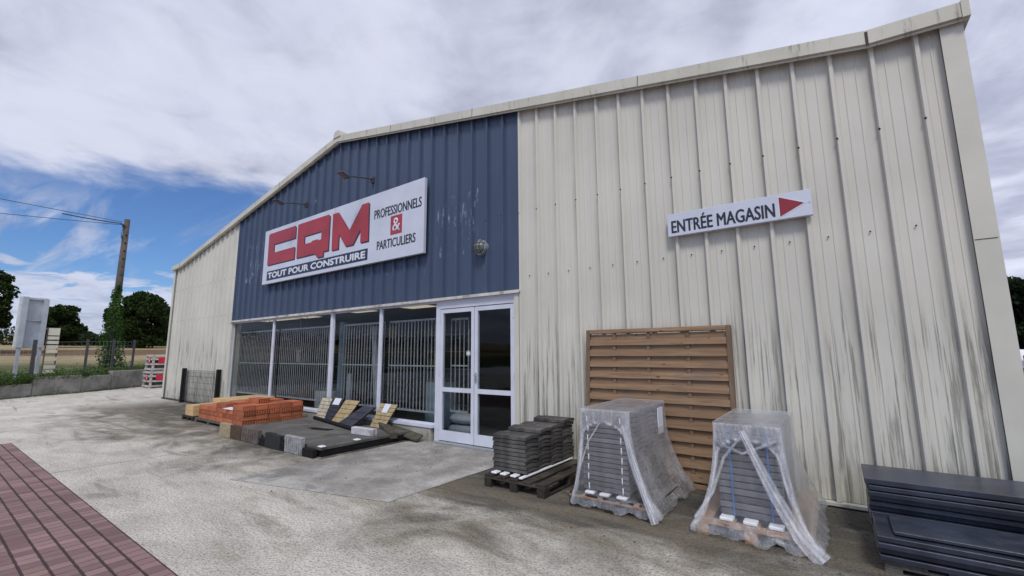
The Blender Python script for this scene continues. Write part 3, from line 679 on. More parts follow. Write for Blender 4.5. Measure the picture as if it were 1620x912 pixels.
# a few recognisable goods close to the glass
def roll(x,y,z0,z1,r,mat,label,lean=0):
    b=MB(); b.tube([(x,y,z0),(x+lean,y,z1)],r,16); tag(b.build('plastic_roll',mat,org=(x,y,z0),smooth=False),label,'roll')
roll(-3.95,.50,.3,2.05,.07,GOODS[0],'tall white wrapped roll leaning behind the third window',-.18)
roll(-5.35,.55,.3,2.2,.09,simple('grey blue pipe',(.28,.36,.42),.4),'pale blue upright pipe beside the wide window post')
b=MB(); b.box(-4.75,-4.62,.3,.34,.3,1.05,Matrix.Rotation(0,4,'Z')); tag(b.build('white_plank',GOODS[0],org=(-4.7,.3,.3)),'short white plank leaning in the third window','plank')
def goods_bag(x,y,z,label):
    b=MB(); 
    n_=10;m_=8;vs=[];fs=[]
    for i in range(n_+1):
        for j in range(m_):
            u=-1+2*i/n_; a=2*math.pi*j/m_; pr=max(.02,(1-abs(u)**4))**.5
            vs.append((x+u*.3,y+math.cos(a)*.18*pr,z+.1+math.sin(a)*.1*pr))
    for i in range(n_):
        for j in range(m_): fs.append((i*m_+j,i*m_+(j+1)%m_,(i+1)*m_+(j+1)%m_,(i+1)*m_+j))
    b.add(vs,fs); tag(b.build('cement_bag',GOODS[0],org=(x,y,z),smooth=True),label,'bag','white bags on the floor behind the doors')
goods_bag(-1.8,.75,.0,'white bag lying on the floor right behind the left door'); goods_bag(-1.8,.78,.19,'white bag on top of another bag behind the left door')
def drum(x,y,h,r,mat,label):
    o=thing('plastic_drum',(x,y,0),label,'drum'); b=MB(); b.tube([(x,y,.0),(x,y,.02),(x,y,h*.5),(x,y,h-.03),(x,y,h)],[r*.9,r,r*1.03,r,r*.9],18); b.build('barrel',mat,o,smooth=True); b=MB(); b.tube([(x,y,h+.001),(x,y,h+.03)],r*.94,18); b.build('lid',GOODS[1],o)
drum(-2.35,.75,.95,.30,simple('blue grey drum',(.22,.30,.34),.4),'large blue grey drum behind the window next to the doors'); drum(-6.3,.8,.6,.27,GOODS[0],'white drum on the floor behind the second window'); drum(-2.9,1.4,.5,.2,GOODS[3],'yellow drum behind the window next to the doors')
def wheelb(x,y):
    o=thing('cement_mixer',(x,y,0),'yellow cement mixer behind the right door','cement mixer')
    b=MB(); b.tube([(x,y,.62),(x,y,.72),(x,y,.9),(x,y,1.05)],[.12,.26,.27,.16],16); b.build('drum',GOODS[3],o,smooth=True)
    for s_ in (-1,1):
        b=MB(); b.tube([(x+s_*.3,y-.03,.15),(x+s_*.3,y+.03,.15)],.15,16); b.build('wheel',GOODS[6],o)
        b=MB(); b.tube([(x+s_*.3,y,.15),(x+s_*.26,y,.6)],.018,6); b.build('leg',GOODS[3],o)
wheelb(-.55,1.6)
for i,(X_,Z_,c_) in enumerate([(-9.25,1.55,2),(-8.95,1.5,1),(-8.75,1.75,6),(-7.0,1.45,6),(-6.35,1.35,6),(-5.8,1.35,6),(-7.3,1.55,0)]):
    b=MB(); b.box(X_,X_+.10,.52,.57,Z_-.28,Z_); b.box(X_-.06,X_+.16,.52,.56,Z_-.05,Z_+.03); b.tube([(X_+.05,.54,Z_),(X_+.05,.54,2.6)],.004,4)
    tag(b.build('hanging_tool',GOODS[c_],org=(X_,.54,Z_),bevel=.01),'%s %s tool hanging behind the %s window'%(ORD[i],['white','grey','brown','','','','black'][c_],'first' if X_<-8 else 'second'),'tool','tools hanging behind the windows')

# ------------------------------------------------------------------ wooden fence panel
fp=thing('wooden_fence_panel',(2.0,-.12,0),'slatted brown wooden fence panel leaning on the cream wall','fence panel')
lean=Matrix.Translation((0,-.16,.0))@Matrix.Rotation(R(-4),4,'X')
x0,x1=1.135,2.885
for X_ in (x0,x1-.05):
    b=MB(); b.box(X_,X_+.05,-.025,.035,.0,1.765,lean); b.build('frame_post',WOODFZ,fp,bevel=.003)
for Z_ in (.0,1.715):
    b=MB(); b.box(x0+.051,x1-.051,-.024,.034,Z_,Z_+.05,lean); b.build('frame_rail',WOODF,fp,bevel=.003)
for X_ in (1.52,1.96,2.42):
    b=MB(); b.box(X_-.02,X_+.02,-.006,.012,.05,1.714,lean); b.build('batten',WOODFZ,fp)
nb=12
def warp_board(b,xa,xb,y0,y1,z0,z1,amp,seed):
    n_=10; vs=[];fs=[]
    for i in range(n_+1):
        X_=xa+(xb-xa)*i/n_; w_=amp*noise.noise(Vector((X_*1.7,seed*3.1,0))); w2=amp*.6*noise.noise(Vector((X_*3,seed*1.7,5)))
        for (yy,zz_) in ((y0,z0+w_),(y1,z0+w_),(y1,z1+w2+w_*.4),(y0,z1+w2+w_*.4)): vs.append(lean@Vector((X_,yy,zz_)))
    for i in range(n_):
        for j in range(4): fs.append((i*4+j,(i+1)*4+j,(i+1)*4+(j+1)%4,i*4+(j+1)%4)[::-1])
    fs+=[(0,1,2,3)[::-1],tuple(n_*4+k for k in (0,1,2,3))]; b.add(vs,fs)
for i in range(nb):
    z_=.075+i*.135
    b=MB(); warp_board(b,x0+.052,x1-.052,-.020,-.0065,z_,z_+.073,.006,i); b.build('board',WOODF,fp)
    b=MB(); warp_board(b,x0+.052,x1-.052,.013,.026,z_+.064,z_+.064+.078,.006,i+40)
    o=b.build('board',WOODF,fp)

# ------------------------------------------------------------------ pallets
def pallet(x0,x1,y0,y1,h,label,mats,name='wooden_pallet',boards=5,group='wooden pallets under the goods'):
    o=thing(name,((x0+x1)/2,(y0+y1)/2,0),label,'pallet',group); along,cross=mats
    n_=3
    for i in range(n_):
        X_=x0+(x1-x0-.09)*i/(n_-1); b=MB(); b.box(X_,X_+.09,y0,y1,.0,.018); b.build('base_board',along,o)
        for j in range(3):
            Y_=y0+(y1-y0-.1)*j/2; b=MB(); b.box(X_,X_+.09,Y_,Y_+.1,.019,h-.042); b.build('block',along,o)
    for j in range(3):
        Y_=y0+(y1-y0-.1)*j/2; b=MB(); b.box(x0,x1,Y_,Y_+.1,h-.041,h-.021); b.build('cross_board',cross,o,bevel=.002)
    for i in range(boards):
        w_=(x1-x0)/boards*.72; X_=x0+(x1-x0-w_)*i/(boards-1); b=MB(); b.box(X_,X_+w_,y0,y1,h-.02,h); b.build('deck_board',along,o,bevel=.002)
    return o
pallet(.48,1.27,-1.385,-.20,.13,'dark wet pallet under the uncovered roof tiles',(WOODD,WOODDX))
# broad side planks of the first pallet
pallet(1.56,2.38,-1.385,-.24,.13,'pallet under the film-wrapped wavy roof tiles',(WOODD,WOODPX))
pallet(2.74,3.53,-1.375,-.08,.13,'pale new pallet under the film-wrapped flat panels',(WOODP,WOODPX))
# ------------------------------------------------------------------ roof tiles
def tile_mesh(L,W,T,arch,mat,name):
    # extruded along X, wavy along Y
    b=MB(); n_=10; prof=[]
    for i in range(n_+1):
        u=i/n_; prof.append((-W/2+W*u, arch*math.sin(math.pi*min(1,u*1.15))**1.3 if u*1.15<1 else 0.))
    m_=len(prof); vs=[]
    for X_ in (-L/2,L/2):
        for (yy,zz_) in prof: vs.append((X_,yy,zz_))
        for (yy,zz_) in prof: vs.append((X_,yy,zz_+T))
    fs=[]
    for i in range(m_-1):
        fs+=[(i,i+1,2*m_+i+1,2*m_+i),(m_+i,2*m_+m_+i,2*m_+m_+i+1,m_+i+1)]
        fs+=[(i,m_+i,m_+i+1,i+1),(2*m_+i,2*m_+i+1,2*m_+m_+i+1,2*m_+m_+i)]
    fs+=[(0,2*m_,3*m_,m_),(m_-1,2*m_-1,4*m_-1,3*m_-1)]
    b.add(vs,fs); me=b.build(name,mat); bm=bmesh.new(); bm.from_mesh(me.data); bmesh.ops.recalc_face_normals(bm,faces=bm.faces[:]); bm.to_mesh(me.data); bm.free(); return me
tm=tile_mesh(.455,.266,.0345,.014,TILE,'roof_tile'); mesh1=tm.data
colw=['nearest','second','third','farthest']
first=True
for c_ in range(4):
    n_=[9,10,10,11][c_]; yb=-1.13+.272*c_
    for k in range(n_):
        o=tm if first else tm.copy()
        if not first: C.objects.link(o)
        first=False
        top=k==n_-1
        o.location=(.735+random.uniform(-.012,.012)+(.012 if top else 0),yb+random.uniform(-.004,.004),.165+.0435*k); o.rotation_euler=(0,0,random.uniform(-.012,.012))
        tag(o,'dark concrete roof tile, %s, %s column on the uncovered pallet'%('topmost' if top else ORD[k]+' from bottom',colw[c_]),'roof tile','roof tiles stacked on the uncovered pallet')
# white spacers below
for i,X_ in enumerate((.535,.66,.80)):
    b=MB(); b.box(X_,X_+.075,-1.34,-1.24,.134,.155); tag(b.build('foam_spacer',STYRO,org=(X_,-1.3,.134),bevel=.006),'small white foam spacer under the uncovered tiles, %s from the left'%ORD[i],'spacer','foam spacers under the uncovered tiles')
b=MB(); b.box(.93,.975,-1.36,-.22,.134,.155); tag(b.build('foam_strip',STYRO,org=(.95,-.8,.134),bevel=.006),'long white foam strip along the right of the uncovered tiles','foam strip')
tm2=tile_mesh(.46,.270,.0345,.014,TILE2,'roof_tile')
cl=MB(); cl.tube([(-.17,-.140,.012),(-.165,-.150,.0),(-.165,-.152,-.03),(-.17,-.142,-.045)],.006,5); cl.tube([(.17,-.140,.012),(.175,-.150,.0),(.175,-.152,-.03),(.17,-.142,-.045)],.006,5)
first=True
tm2b=None
for c_ in range(4):
    yb=-1.20+.275*c_
    for k in range(16):
        clip=(c_==0 and k%2==1)
        if first: o=tm2; first=False
        else: o=tm2.copy(); C.objects.link(o)
        top=k==15
        o.location=(1.925+random.uniform(-.004,.004),yb+random.uniform(-.003,.003),.172+.0445*k)
        tag(o,'grey roof tile, %s, %s column under the left film wrap'%('topmost' if top else ORD[k]+' from bottom',colw[c_]),'roof tile','roof tiles under the film wrap beside the fence panel')
        if clip:
            q=cl.build('clip',STYRO,org=(0,0,0)); q.parent=o
for i,X_ in enumerate((1.72,1.87,2.04)):
    b=MB(); b.box(X_,X_+.095,-1.375,-1.27,.134,.158); tag(b.build('foam_spacer',STYRO,org=(X_,-1.3,.134),bevel=.006),'white foam spacer under the first film-wrapped stack, %s from the left'%ORD[i],'spacer','foam spacers under the first wrapped stack')
# flat panels
def facing(L,W,T,name,mat):
    b=MB(); b.box(-L/2,L/2,-W/2,W/2,0,T); return b.build(name,mat,bevel=.004)
pm=facing(.46,.52,.045,'facing_panel',SLABG); first=True
for c_ in range(2):
    for k in range(13):
        o=pm if first else pm.copy()
        if not first: C.objects.link(o)
        first=False
        o.location=(3.145+random.uniform(-.003,.003),-1.03+.525*c_,.165+.0535*k)
        tag(o,'flat grey panel, %s, %s column under the right film wrap'%('topmost' if k==12 else ORD[k]+' from bottom',['nearer','farther'][c_]),'panel','flat panels under the right-hand film wrap')
for i,X_ in enumerate((2.915,3.085,3.26)):
    b=MB(); b.box(X_,X_+.10,-1.37,-1.27,.134,.16); tag(b.build('foam_spacer',STYRO,org=(X_,-1.3,.134),bevel=.006),'white foam spacer under the flat panels, %s from the left'%ORD[i],'spacer','foam spacers under the flat panels')
b=MB(); b.box(2.96,3.13,-1.0,-.62,.853,.857); tag(b.build('blue_label',SIGNB,org=(3.,-.8,.853)),'dark blue label sheet on top of the flat panels','label')
b=MB(); b.box(3.378,3.382,-1.22,-.90,.20,.50); tag(b.build('blue_label',SIGNB,org=(3.38,-1.,.2)),'dark blue label on the right side of the flat panels','label')
b=MB(); b.box(3.378,3.381,-1.27,-.95,.60,.83); tag(b.build('grey_label',GALV,org=(3.38,-1.,.6)),'grey label high on the right side of the flat panels','label')
BSTR=simple('blue strap',(.05,.16,.42),.4)
for i,X_ in enumerate((3.01,3.28)):
    b=MB(); b.box(X_,X_+.012,-1.296,-1.2925,.165,.86); tag(b.build('blue_strap',BSTR,org=(X_,-1.29,.165)),'%s blue strap down the front of the flat panels'%['left','right'][i],'strap')
b=MB(); b.box(2.178,2.186,-.52,-.36,.60,.87); tag(b.build('paper_label',PAPER,org=(2.18,-.4,.6)),'white paper label on the far right side of the wrapped roof tiles','label')
b=MB(); b.box(3.395,3.505,-1.36,-.12,.1335,.150); tag(b.build('pale_plank',WOODP,org=(3.45,-.7,.1335)),'wide pale plank on the pallet right of the flat panels','plank')
# film covers
def film(tx0,tx1,ty0,ty1,tzz,bx0,bx1,by0,by1,bz,seed,label,archw=.43):
    N=144;Mr=42; vs=[];dens=[];fs=[]
    def rect(x0,x1,y0,y1,u):     # u 0..1 around, starting front-left going right
        u=u%1.; 
        w_=[.3,.2,.3,.2]
        if u<.3: q=u/.3; return (x0+(x1-x0)*q,y0,0,q)
        if u<.5: q=(u-.3)/.2; return (x1,y0+(y1-y0)*q,1,q)
        if u<.8: q=(u-.5)/.3; return (x1-(x1-x0)*q,y1,2,q)
        q=(u-.8)/.2; return (x0,y1-(y1-y0)*q,3,q)
    for r_ in range(Mr+1):
        v=r_/Mr
        for i in range(N):
            u=i/N; a=rect(tx0,tx1,ty0,ty1,u); b_=rect(bx0,bx1,by0,by1,u)
            side=a[2]; q=a[3]; corner=min(q,1-q)
            fl=v**2.1*(.80+.20*v); 
            if v>.86: fl=min(1,fl+.06)
            X_=a[0]+(b_[0]-a[0])*fl; Y_=a[1]+(b_[1]-a[1])*fl
            nx,ny=[(0,-1),(1,0),(0,1),(-1,0)][side]
            fold=noise.noise(Vector((u*26,v*1.6,seed)))*.016*v+noise.noise(Vector((u*80,v*5,seed+9)))*.004*(.3+v)
            big=noise.noise(Vector((u*9,v*2.2,seed+3)))*.03*v
            sag=-.035*math.sin(math.pi*min(v,1))*min(1,corner*5) if side!=0 else -.02*math.sin(math.pi*v)*min(1,corner*5)
            off=fold+big+sag+.012
            off=max(off,.006-fl*.02)
            hem=0
            Z_=tzz+(bz-tzz)*v
            if v>.9: Z_+=.05*noise.noise(Vector((u*26,seed,1)))*((v-.9)/.1)+.02*noise.noise(Vector((u*90,seed,4)))*((v-.9)/.1); off+=.045*abs(noise.noise(Vector((u*40,v*9,seed))))*((v-.9)/.1)
            Z_=max(Z_,.006)
            vs.append((X_+nx*off,Y_+ny*off,Z_))
            dn=.20+.14*noise.noise(Vector((u*22,v*3.5,seed+20)))
            if side==0:
                dn=.34+.12*noise.noise(Vector((u*22,v*3.5,seed+20)))
                cx_=(q-.5)/archw; hgt=(1-v)      # arch opening
                rr=math.sqrt(cx_*cx_*1.0+max(0,(.30-v)/.16)**2) if v<.30 else abs(cx_)/(1+.1*(v-.3))
                if rr<1: dn=.07+.04*noise.noise(Vector((u*40,v*4,seed)))
                dn=max(dn,.80*math.exp(-((rr-1.04)/.05)**2)) if v<.93 else max(dn,.25)
                if v<.10: dn=max(dn,.36)
            if corner<.03: dn=max(dn,.45)
            if side==1: dn=dn+.08
            if v>.86: dn=max(dn,.18+.2*noise.noise(Vector((u*30,v*8,seed+5))))
            if v<.02: dn=.6
            dens.append(max(.04,min(1,dn)))
    for r_ in range(Mr):
        for i in range(N):
            j=(i+1)%N; fs.append((r_*N+i,(r_+1)*N+i,(r_+1)*N+j,r_*N+j))
    # top cap as a fan grid
    c0=len(vs)
    G=12
    for a in range(G+1):
        for b_ in range(G+1):
            X_=tx0+(tx1-tx0)*a/G; Y_=ty0+(ty1-ty0)*b_/G; e_=min(a,b_,G-a,G-b_)
            vs.append((X_-(.008 if a==0 else (-.008 if a==G else 0)),Y_-(.008 if b_==0 else (-.008 if b_==G else 0)),tzz+(.004+.010*noise.noise(Vector((X_*9,Y_*9,seed))) if e_>0 else -.001))); dens.append(.34+.25*noise.noise(Vector((X_*14,Y_*14,seed+2))))
    for a in range(G):
        for b_ in range(G): fs.append((c0+a*(G+1)+b_,c0+(a+1)*(G+1)+b_,c0+(a+1)*(G+1)+b_+1,c0+a*(G+1)+b_+1))
    b=MB(); b.add(vs,fs); o=b.build('plastic_film',FILM,org=((bx0+bx1)/2,(by0+by1)/2,0),smooth=True)
    at=o.data.attributes.new('dense','FLOAT','POINT')
    for i,dv in enumerate(dens): at.data[i].value=dv
    tag(o,label,'plastic film'); return o
FA=film(1.685,2.165,-1.352,-.235,.925,1.575,2.43,-1.38,-.20,.03,3.,'clear crumpled film draped over the wavy roof tiles beside the fence panel')
FB=film(2.905,3.385,-1.315,-.235,.885,2.70,3.585,-1.40,-.05,.03,8.,'clear torn film draped over the flat grey panels at the cream wall')

def fold(par,pts,w0,w1,dense,seed):
    pts=[Vector(p) for p in pts]; fine=[]
    for i in range(len(pts)-1):
        for k in range(8): fine.append(pts[i].lerp(pts[i+1],k/8))
    fine.append(pts[-1]); vs=[];n_=len(fine);dn=[];W=7
    for i,p_ in enumerate(fine):
        d_=(fine[min(i+1,n_-1)]-fine[max(i-1,0)]).normalized(); sd_=d_.cross(Vector((0,-1,0))).normalized(); u=i/(n_-1); w_=w0+(w1-w0)*u
        for j in range(W):
            q=-1+2*j/(W-1); vs.append(p_+sd_*w_*q*.5+Vector((0,-.012-.008*math.cos(q*9+seed+u*3)+.01*noise.noise(Vector((u*9,q*2,seed))),0))); dn.append(dense*(1-.55*abs(q))*(1 if j%2 else .45))
    fs=[(i*W+j,i*W+j+1,(i+1)*W+j+1,(i+1)*W+j) for i in range(n_-1) for j in range(W-1)]
    b=MB(); b.add(vs,fs); o=b.build('film_fold',FILM,par,org=par['_o'],smooth=True); at=o.data.attributes.new('dense','FLOAT','POINT')
    for i,v_ in enumerate(dn): at.data[i].value=v_
fold(FB,[(3.12,-1.335,.84),(3.20,-1.35,.66),(3.32,-1.37,.40),(3.47,-1.41,.14),(3.60,-1.45,.02)],.05,.13,.95,1.)
fold(FB,[(3.12,-1.335,.80),(2.98,-1.34,.62),(2.88,-1.36,.34),(2.74,-1.40,.13)],.02,.03,.8,2.)
fold(FB,[(2.92,-1.33,.74),(3.12,-1.34,.665),(3.36,-1.33,.78)],.02,.02,.85,3.)
fold(FA,[(1.90,-1.365,.80),(1.78,-1.375,.62),(1.68,-1.385,.35),(1.62,-1.41,.12)],.014,.016,.8,4.)
fold(FA,[(2.13,-1.365,.80),(2.21,-1.375,.52),(2.33,-1.41,.2),(2.42,-1.44,.02)],.03,.08,.9,5.)
rg_=random.Random(3)
b=MB()
for k in range(420):
    X_=rg_.uniform(-9,5.5); Y_=-.05-abs(rg_.gauss(0,1.1)); s_=rg_.uniform(.002,.007)
    if Y_>-1.75 and -6.4<X_<-2.2: continue
    m_=Matrix.Translation((X_,Y_,.006))@Matrix.Rotation(rg_.uniform(0,3),4,'Z'); b.box(-s_,s_,-s_*.7,s_*.7,-.002,s_*.8,m_)
tag(b.build('gravel_grit',KERBG,org=(0,-1,0)),'scattered grit and small stones along the foot of the facade','grit',kind='stuff')
# ------------------------------------------------------------------ dark slabs stack on the right
pallet(3.93,6.35,-1.33,-.28,.075,'grey weathered pallet under the dark slab stack',(WOODG,WOODG),boards=8)
def slab(x0,x1,y0,y1,z0,z1,label,bev=.004,rot=0):
    cx,cy=(x0+x1)/2,(y0+y1)/2; m_=Matrix.Translation((cx,cy,z0))@Matrix.Rotation(rot,4,'Z')@Matrix.Translation((-cx,-cy,-z0))
    b=MB(); b.box(x0,x1,y0,y1,z0,z1,m_); o=b.build('dark_slab',SLATE,org=(cx,cy,z0),bevel=bev); tag(o,label,'slab','long dark slabs stacked at the right end of the wall'); return o
names=['bottom','second','third','fourth','fifth','sixth']
for k in range(4):
    slab(3.90+random.uniform(0,.01),6.4,-1.36+random.uniform(-.012,.03),-.83,.078+.040*k,.078+.040*k+.035,'long blue grey slab, %s of the low front stack'%names[k])
for k in range(9):
    z_=.078+.0395*k
    slab(3.895+random.uniform(0,.014),6.4,-.815+random.choice((-.012,0,.006,.03,.05))+random.uniform(-.006,.006),-.27,z_,z_+.0345,'long dark slab, %s of the tall rear stack against the wall'%(['bottom','second','third','fourth','fifth','sixth','seventh','eighth'][k] if k<8 else 'ninth'),rot=random.uniform(-.003,.003))
slab(3.885,6.4,-.80,-.26,.436,.478,'long slate grey slab with dusty top, topmost of the whole dark stack')
slab(4.0,6.4,-1.30,-.90,.240,.262,'dusty grey slab lying on top of the low front stack',rot=.004)

# ------------------------------------------------------------------ clay bricks
def brick_mesh(LX,LY,H,mat,holes=True,slots=True,name='clay_brick'):
    b=MB(); x0,x1,y0,y1=-LX/2,LX/2,-LY/2,LY/2
    def holed(face,nx,nz,mx,mz,dp):
        # face: 'x+' 'y-'
        us=[];A=[]
        L_=LY if face=='x+' else LX
        cu=[-L_/2]; 
        for i in range(nx):
            c_=-L_/2+L_*(i+.5)/nx; w_=L_/nx*mx/2; cu+=[c_-w_,c_+w_]
        cu.append(L_/2); cz=[0]
        for i in range(nz):
            c_=H*(i+.5)/nz; w_=H/nz*mz/2; cz+=[c_-w_,c_+w_]
        cz.append(H)
        def pt(u,z_,d_): return (x1-d_,u,z_) if face=='x+' else (u,y0+d_,z_)
        flip=False
        for i in range(len(cu)-1):
            for j in range(len(cz)-1):
                h=(i%2==1 and j%2==1)
                q=[(cu[i],cz[j]),(cu[i+1],cz[j]),(cu[i+1],cz[j+1]),(cu[i],cz[j+1])]
                if h and nx>6 and (i//2+j//2)%2==0 : pass
                if not h: b.add([pt(u,z_,0) for u,z_ in q],[(0,1,2,3)],0)
                else:
                    b.add([pt(u,z_,dp) for u,z_ in q],[(0,1,2,3)],1)
                    for e_ in range(4):
                        a,c_=q[e_],q[(e_+1)%4]; b.add([pt(*a,0),pt(*c_,0),pt(*c_,dp),pt(*a,dp)],[(0,1,2,3)],0)
    if holes: holed('x+',5,3,.62,.56,.03)
    else: b.add([(x1,y0,0),(x1,y1,0),(x1,y1,H),(x1,y0,H)],[(0,1,2,3)],0)
    if slots: holed('y-',2,3,.86,.34,.02)
    else: b.add([(x0,y0,0),(x1,y0,0),(x1,y0,H),(x0,y0,H)],[(0,1,2,3)],0)
    b.add([(x0,y0,0),(x0,y1,0),(x0,y1,H),(x0,y0,H)],[(3,2,1,0)],0); b.add([(x0,y1,0),(x1,y1,0),(x1,y1,H),(x0,y1,H)],[(3,2,1,0)],0)
    b.add([(x0,y0,H),(x1,y0,H),(x1,y1,H),(x0,y1,H)],[(0,1,2,3)],0); b.add([(x0,y0,0),(x1,y0,0),(x1,y1,0),(x0,y1,0)],[(3,2,1,0)],0)
    return b.build(name,[mat,BRICKH])
BL,BW,BH=.445,.231,.0885
protoH=brick_mesh(BL,BW,BH,BRICKO,True,False); protoS=brick_mesh(BL,BW,BH,BRICKO,False,True); protoP=brick_mesh(BL,BW,BH,BRICKO,False,False); protoY=brick_mesh(BL,BW,.112,BRICKY,False,False,'yellow_brick')
used=set()
def brick(proto,x,y,z,label,group,rz=0):
    o=proto if proto.name not in used else proto.copy()
    if proto.name in used: C.objects.link(o)
    used.add(proto.name); o.location=(x+random.uniform(-.009,.009),y+random.uniform(-.003,.003),z); o.rotation_euler=(0,0,rz+random.uniform(-.015,.015)); tag(o,label,'brick',group); return o
courses=['bottom','second','third','top']; rowsn=['nearest','second','third','fourth','farthest']
# front orange stack: X -6.39..-5.47, y -1.43..-.24
for c_ in range(4):
    for col in range(2):
        if c_==3 and col==0: continue
        for r_ in range(5):
            dx=.012 if c_==2 else (-.02 if c_==3 else 0); pr=[protoH,protoS,protoH,protoP][c_]
            if c_==2: pr=protoH
            brick(pr,-6.165+.46*col+dx+random.uniform(-.004,.004),-1.31+.24*r_,.118+.0935*c_,'orange clay brick, %s course, %s row, %s column, front brick stack'%(courses[c_],rowsn[r_],['left','right'][col]),'orange clay bricks in the front stack')
brick(protoH,-5.95,-.93,.118+.0935*4,'single orange perforated brick lying on top of the front brick stack','orange clay bricks in the front stack')
for c_ in range(4):
    for col in range(3):
        if c_==3 and col<2: continue
        for r_ in range(5):
            pr=protoP if c_ in (0,2,3) else protoS
            brick(pr,-7.52+.456*col,-1.265+.24*r_,.10+.0965*c_,'orange clay brick, %s course, %s row, %s column, middle brick stack'%(courses[c_],rowsn[r_],['left','middle','right'][col]),'orange clay bricks in the middle stack')
for col in range(2):
    for r_ in range(4):
        brick(protoY,-7.50+.456*col,-1.02+.24*r_,.10+.0965*3,'pale yellow brick, %s row, %s column on top of the orange middle stack'%(rowsn[r_],['left','right'][col]),'pale yellow bricks on the orange middle stack')
for c_ in range(2):
    for r_ in range(5):
        brick(protoY,-8.34,-1.25+.24*r_,.10+.1145*c_,'pale yellow brick, %s course, %s row of the leftmost stack'%(['lower','upper'][c_],rowsn[r_]),'pale yellow bricks in the leftmost stack')
        brick(protoY,-8.34+.0,-1.25+.24*r_,.10+.1145*c_,'x','x') if False else None
pallet(-8.68,-8.02,-1.39,-.12,.097,'dark pallet under the pale yellow bricks',(WOODD,WOODD)); pallet(-7.88,-6.43,-1.40,-.12,.097,'grey pallet under the middle orange brick stack',(WOODG,WOODG),boards=8)
pallet(-6.40,-5.5,-1.44,-.2,.115,'dark pallet under the front orange brick stack',(WOODD,WOODD))
b=MB(); m_=Matrix.Translation((-6.1,-1.38,.401))@Matrix.Rotation(R(6),4,'Y')@Matrix.Rotation(R(20),4,'Z'); b.box(-.13,.13,-.09,.09,.0,.004,m_); tag(b.build('paper_sheet',PAPER,org=(-6.1,-1.38,.4)),'white paper sheet lying on the front orange bricks','paper')

# ------------------------------------------------------------------ paving display platform
pf=thing('display_platform',(-3.9,-.9,0),'low dark grey paving platform with black rim in front of the windows','platform')
b=MB(); b.box(-5.44,-2.33,-1.67,-.06,.002,.098); b.build('base',BLACK,pf)
xs_=[-5.45,-4.41,-3.37,-2.32]; ys_=[-1.70,-.93,-.05]
for i in range(3):
    for j in range(2):
        b=MB(); b.box(xs_[i]+.002,xs_[i+1]-.002,ys_[j]+.002,ys_[j+1]-.002,.0985,.14); b.build('paving_slab',PLATM,pf,bevel=.003)
b=MB(); m_=Matrix.Translation((-3.75,-.82,.1405))@Matrix.Rotation(.25,4,'Z'); b.box(-.2,.2,-.07,.07,0,.006,m_); b.box(-.35,-.15,.0,.09,0,.006,m_); tag(b.build('slab_offcut',BLACK,org=(-3.75,-.82,.14)),'thin dark offcut lying on the paving platform','offcut')
for i,(X_,Y_) in enumerate(((-2.40,-1.62),(-2.42,-1.02))):
    b=MB(); b.box(X_,X_+.10,Y_-.08,Y_+.0,.1405,.158); tag(b.build('foam_chip',STYRO,org=(X_,Y_,.14),bevel=.006),['white chip on the front right corner of the platform','white chip halfway along the right edge of the platform'][i],'foam chip')
# kerb samples along the front edge
def kerb(x0,x1,h,mat,label,groove=0,step=False,y=-1.80,t_=.07):
    b=MB()
    if groove:
        n_=groove; w_=(x1-x0)/n_
        b.box(x0,x1,y+.012,y+t_,.0,h)
        for i in range(n_): b.box(x0+i*w_+.006,x0+(i+1)*w_-.006,y,y+.0115,.004,h-.006)
    elif step:
        b.prism([(x0,0),(x1,0),(x1,h*.92),(x1-.02,h*.95),(x0+.27,h*.95),(x0+.25,h),(x0,h)],y,y+t_)
    else: b.box(x0,x1,y,y+t_,.0,h)
    tag(b.build('kerb_sample',mat,org=((x0+x1)/2,y,0),bevel=.006),label,'kerb block','kerb samples along the front of the platform')
kerb(-5.51,-5.07,.235,KERBT,'tan kerb block at the left end of the row of samples'); kerb(-5.06,-4.64,.235,KERBB,'dark brown smooth kerb block right of the tan one')
kerb(-4.62,-4.02,.235,KERBG,'grooved brown grey kerb block in the middle of the row',7); kerb(-3.77,-3.29,.23,KERBK,'black stepped kerb block left of the pale grooved one',0,True); kerb(-3.15,-2.67,.25,KERBW,'pale grey grooved kerb block at the right end of the row',8)
for i,(xa,xb) in enumerate(((-4.0,-3.79),(-3.27,-3.17),(-2.65,-2.36))):
    b=MB(); b.box(xa,xb,-1.79,-1.72,0,.12); tag(b.build('edging_block',BLACK,org=(xa,-1.75,0),bevel=.006),['low black edging block between the grooved brown and black kerbs','low black edging block left of the pale kerb','low black edging block at the right corner of the platform'][i],'edging block')
m_=Matrix.Translation((-2.66,-.73,.1405))@Matrix.Rotation(R(4),4,'Z'); b=MB(); b.box(-.27,.27,-.05,.05,0,.115,m_); b.build
tag(b.build('white_block',simple('white concrete block',(.5,.5,.52),.85,.15,10,.4,60,dirt=(.22,.21,.19)),org=(-2.66,-.73,.14),bevel=.008),'rough white concrete block lying on the right edge of the platform','block')
b=MB(); b.tube([(-5.05,-.22,.175),(-3.0,-.64,.175)],.035,6); tag(b.build('black_edging',BLACK,org=(-3.9,-.45,.14)),'long black edging bar in front of the leaning stone samples','edging bar')
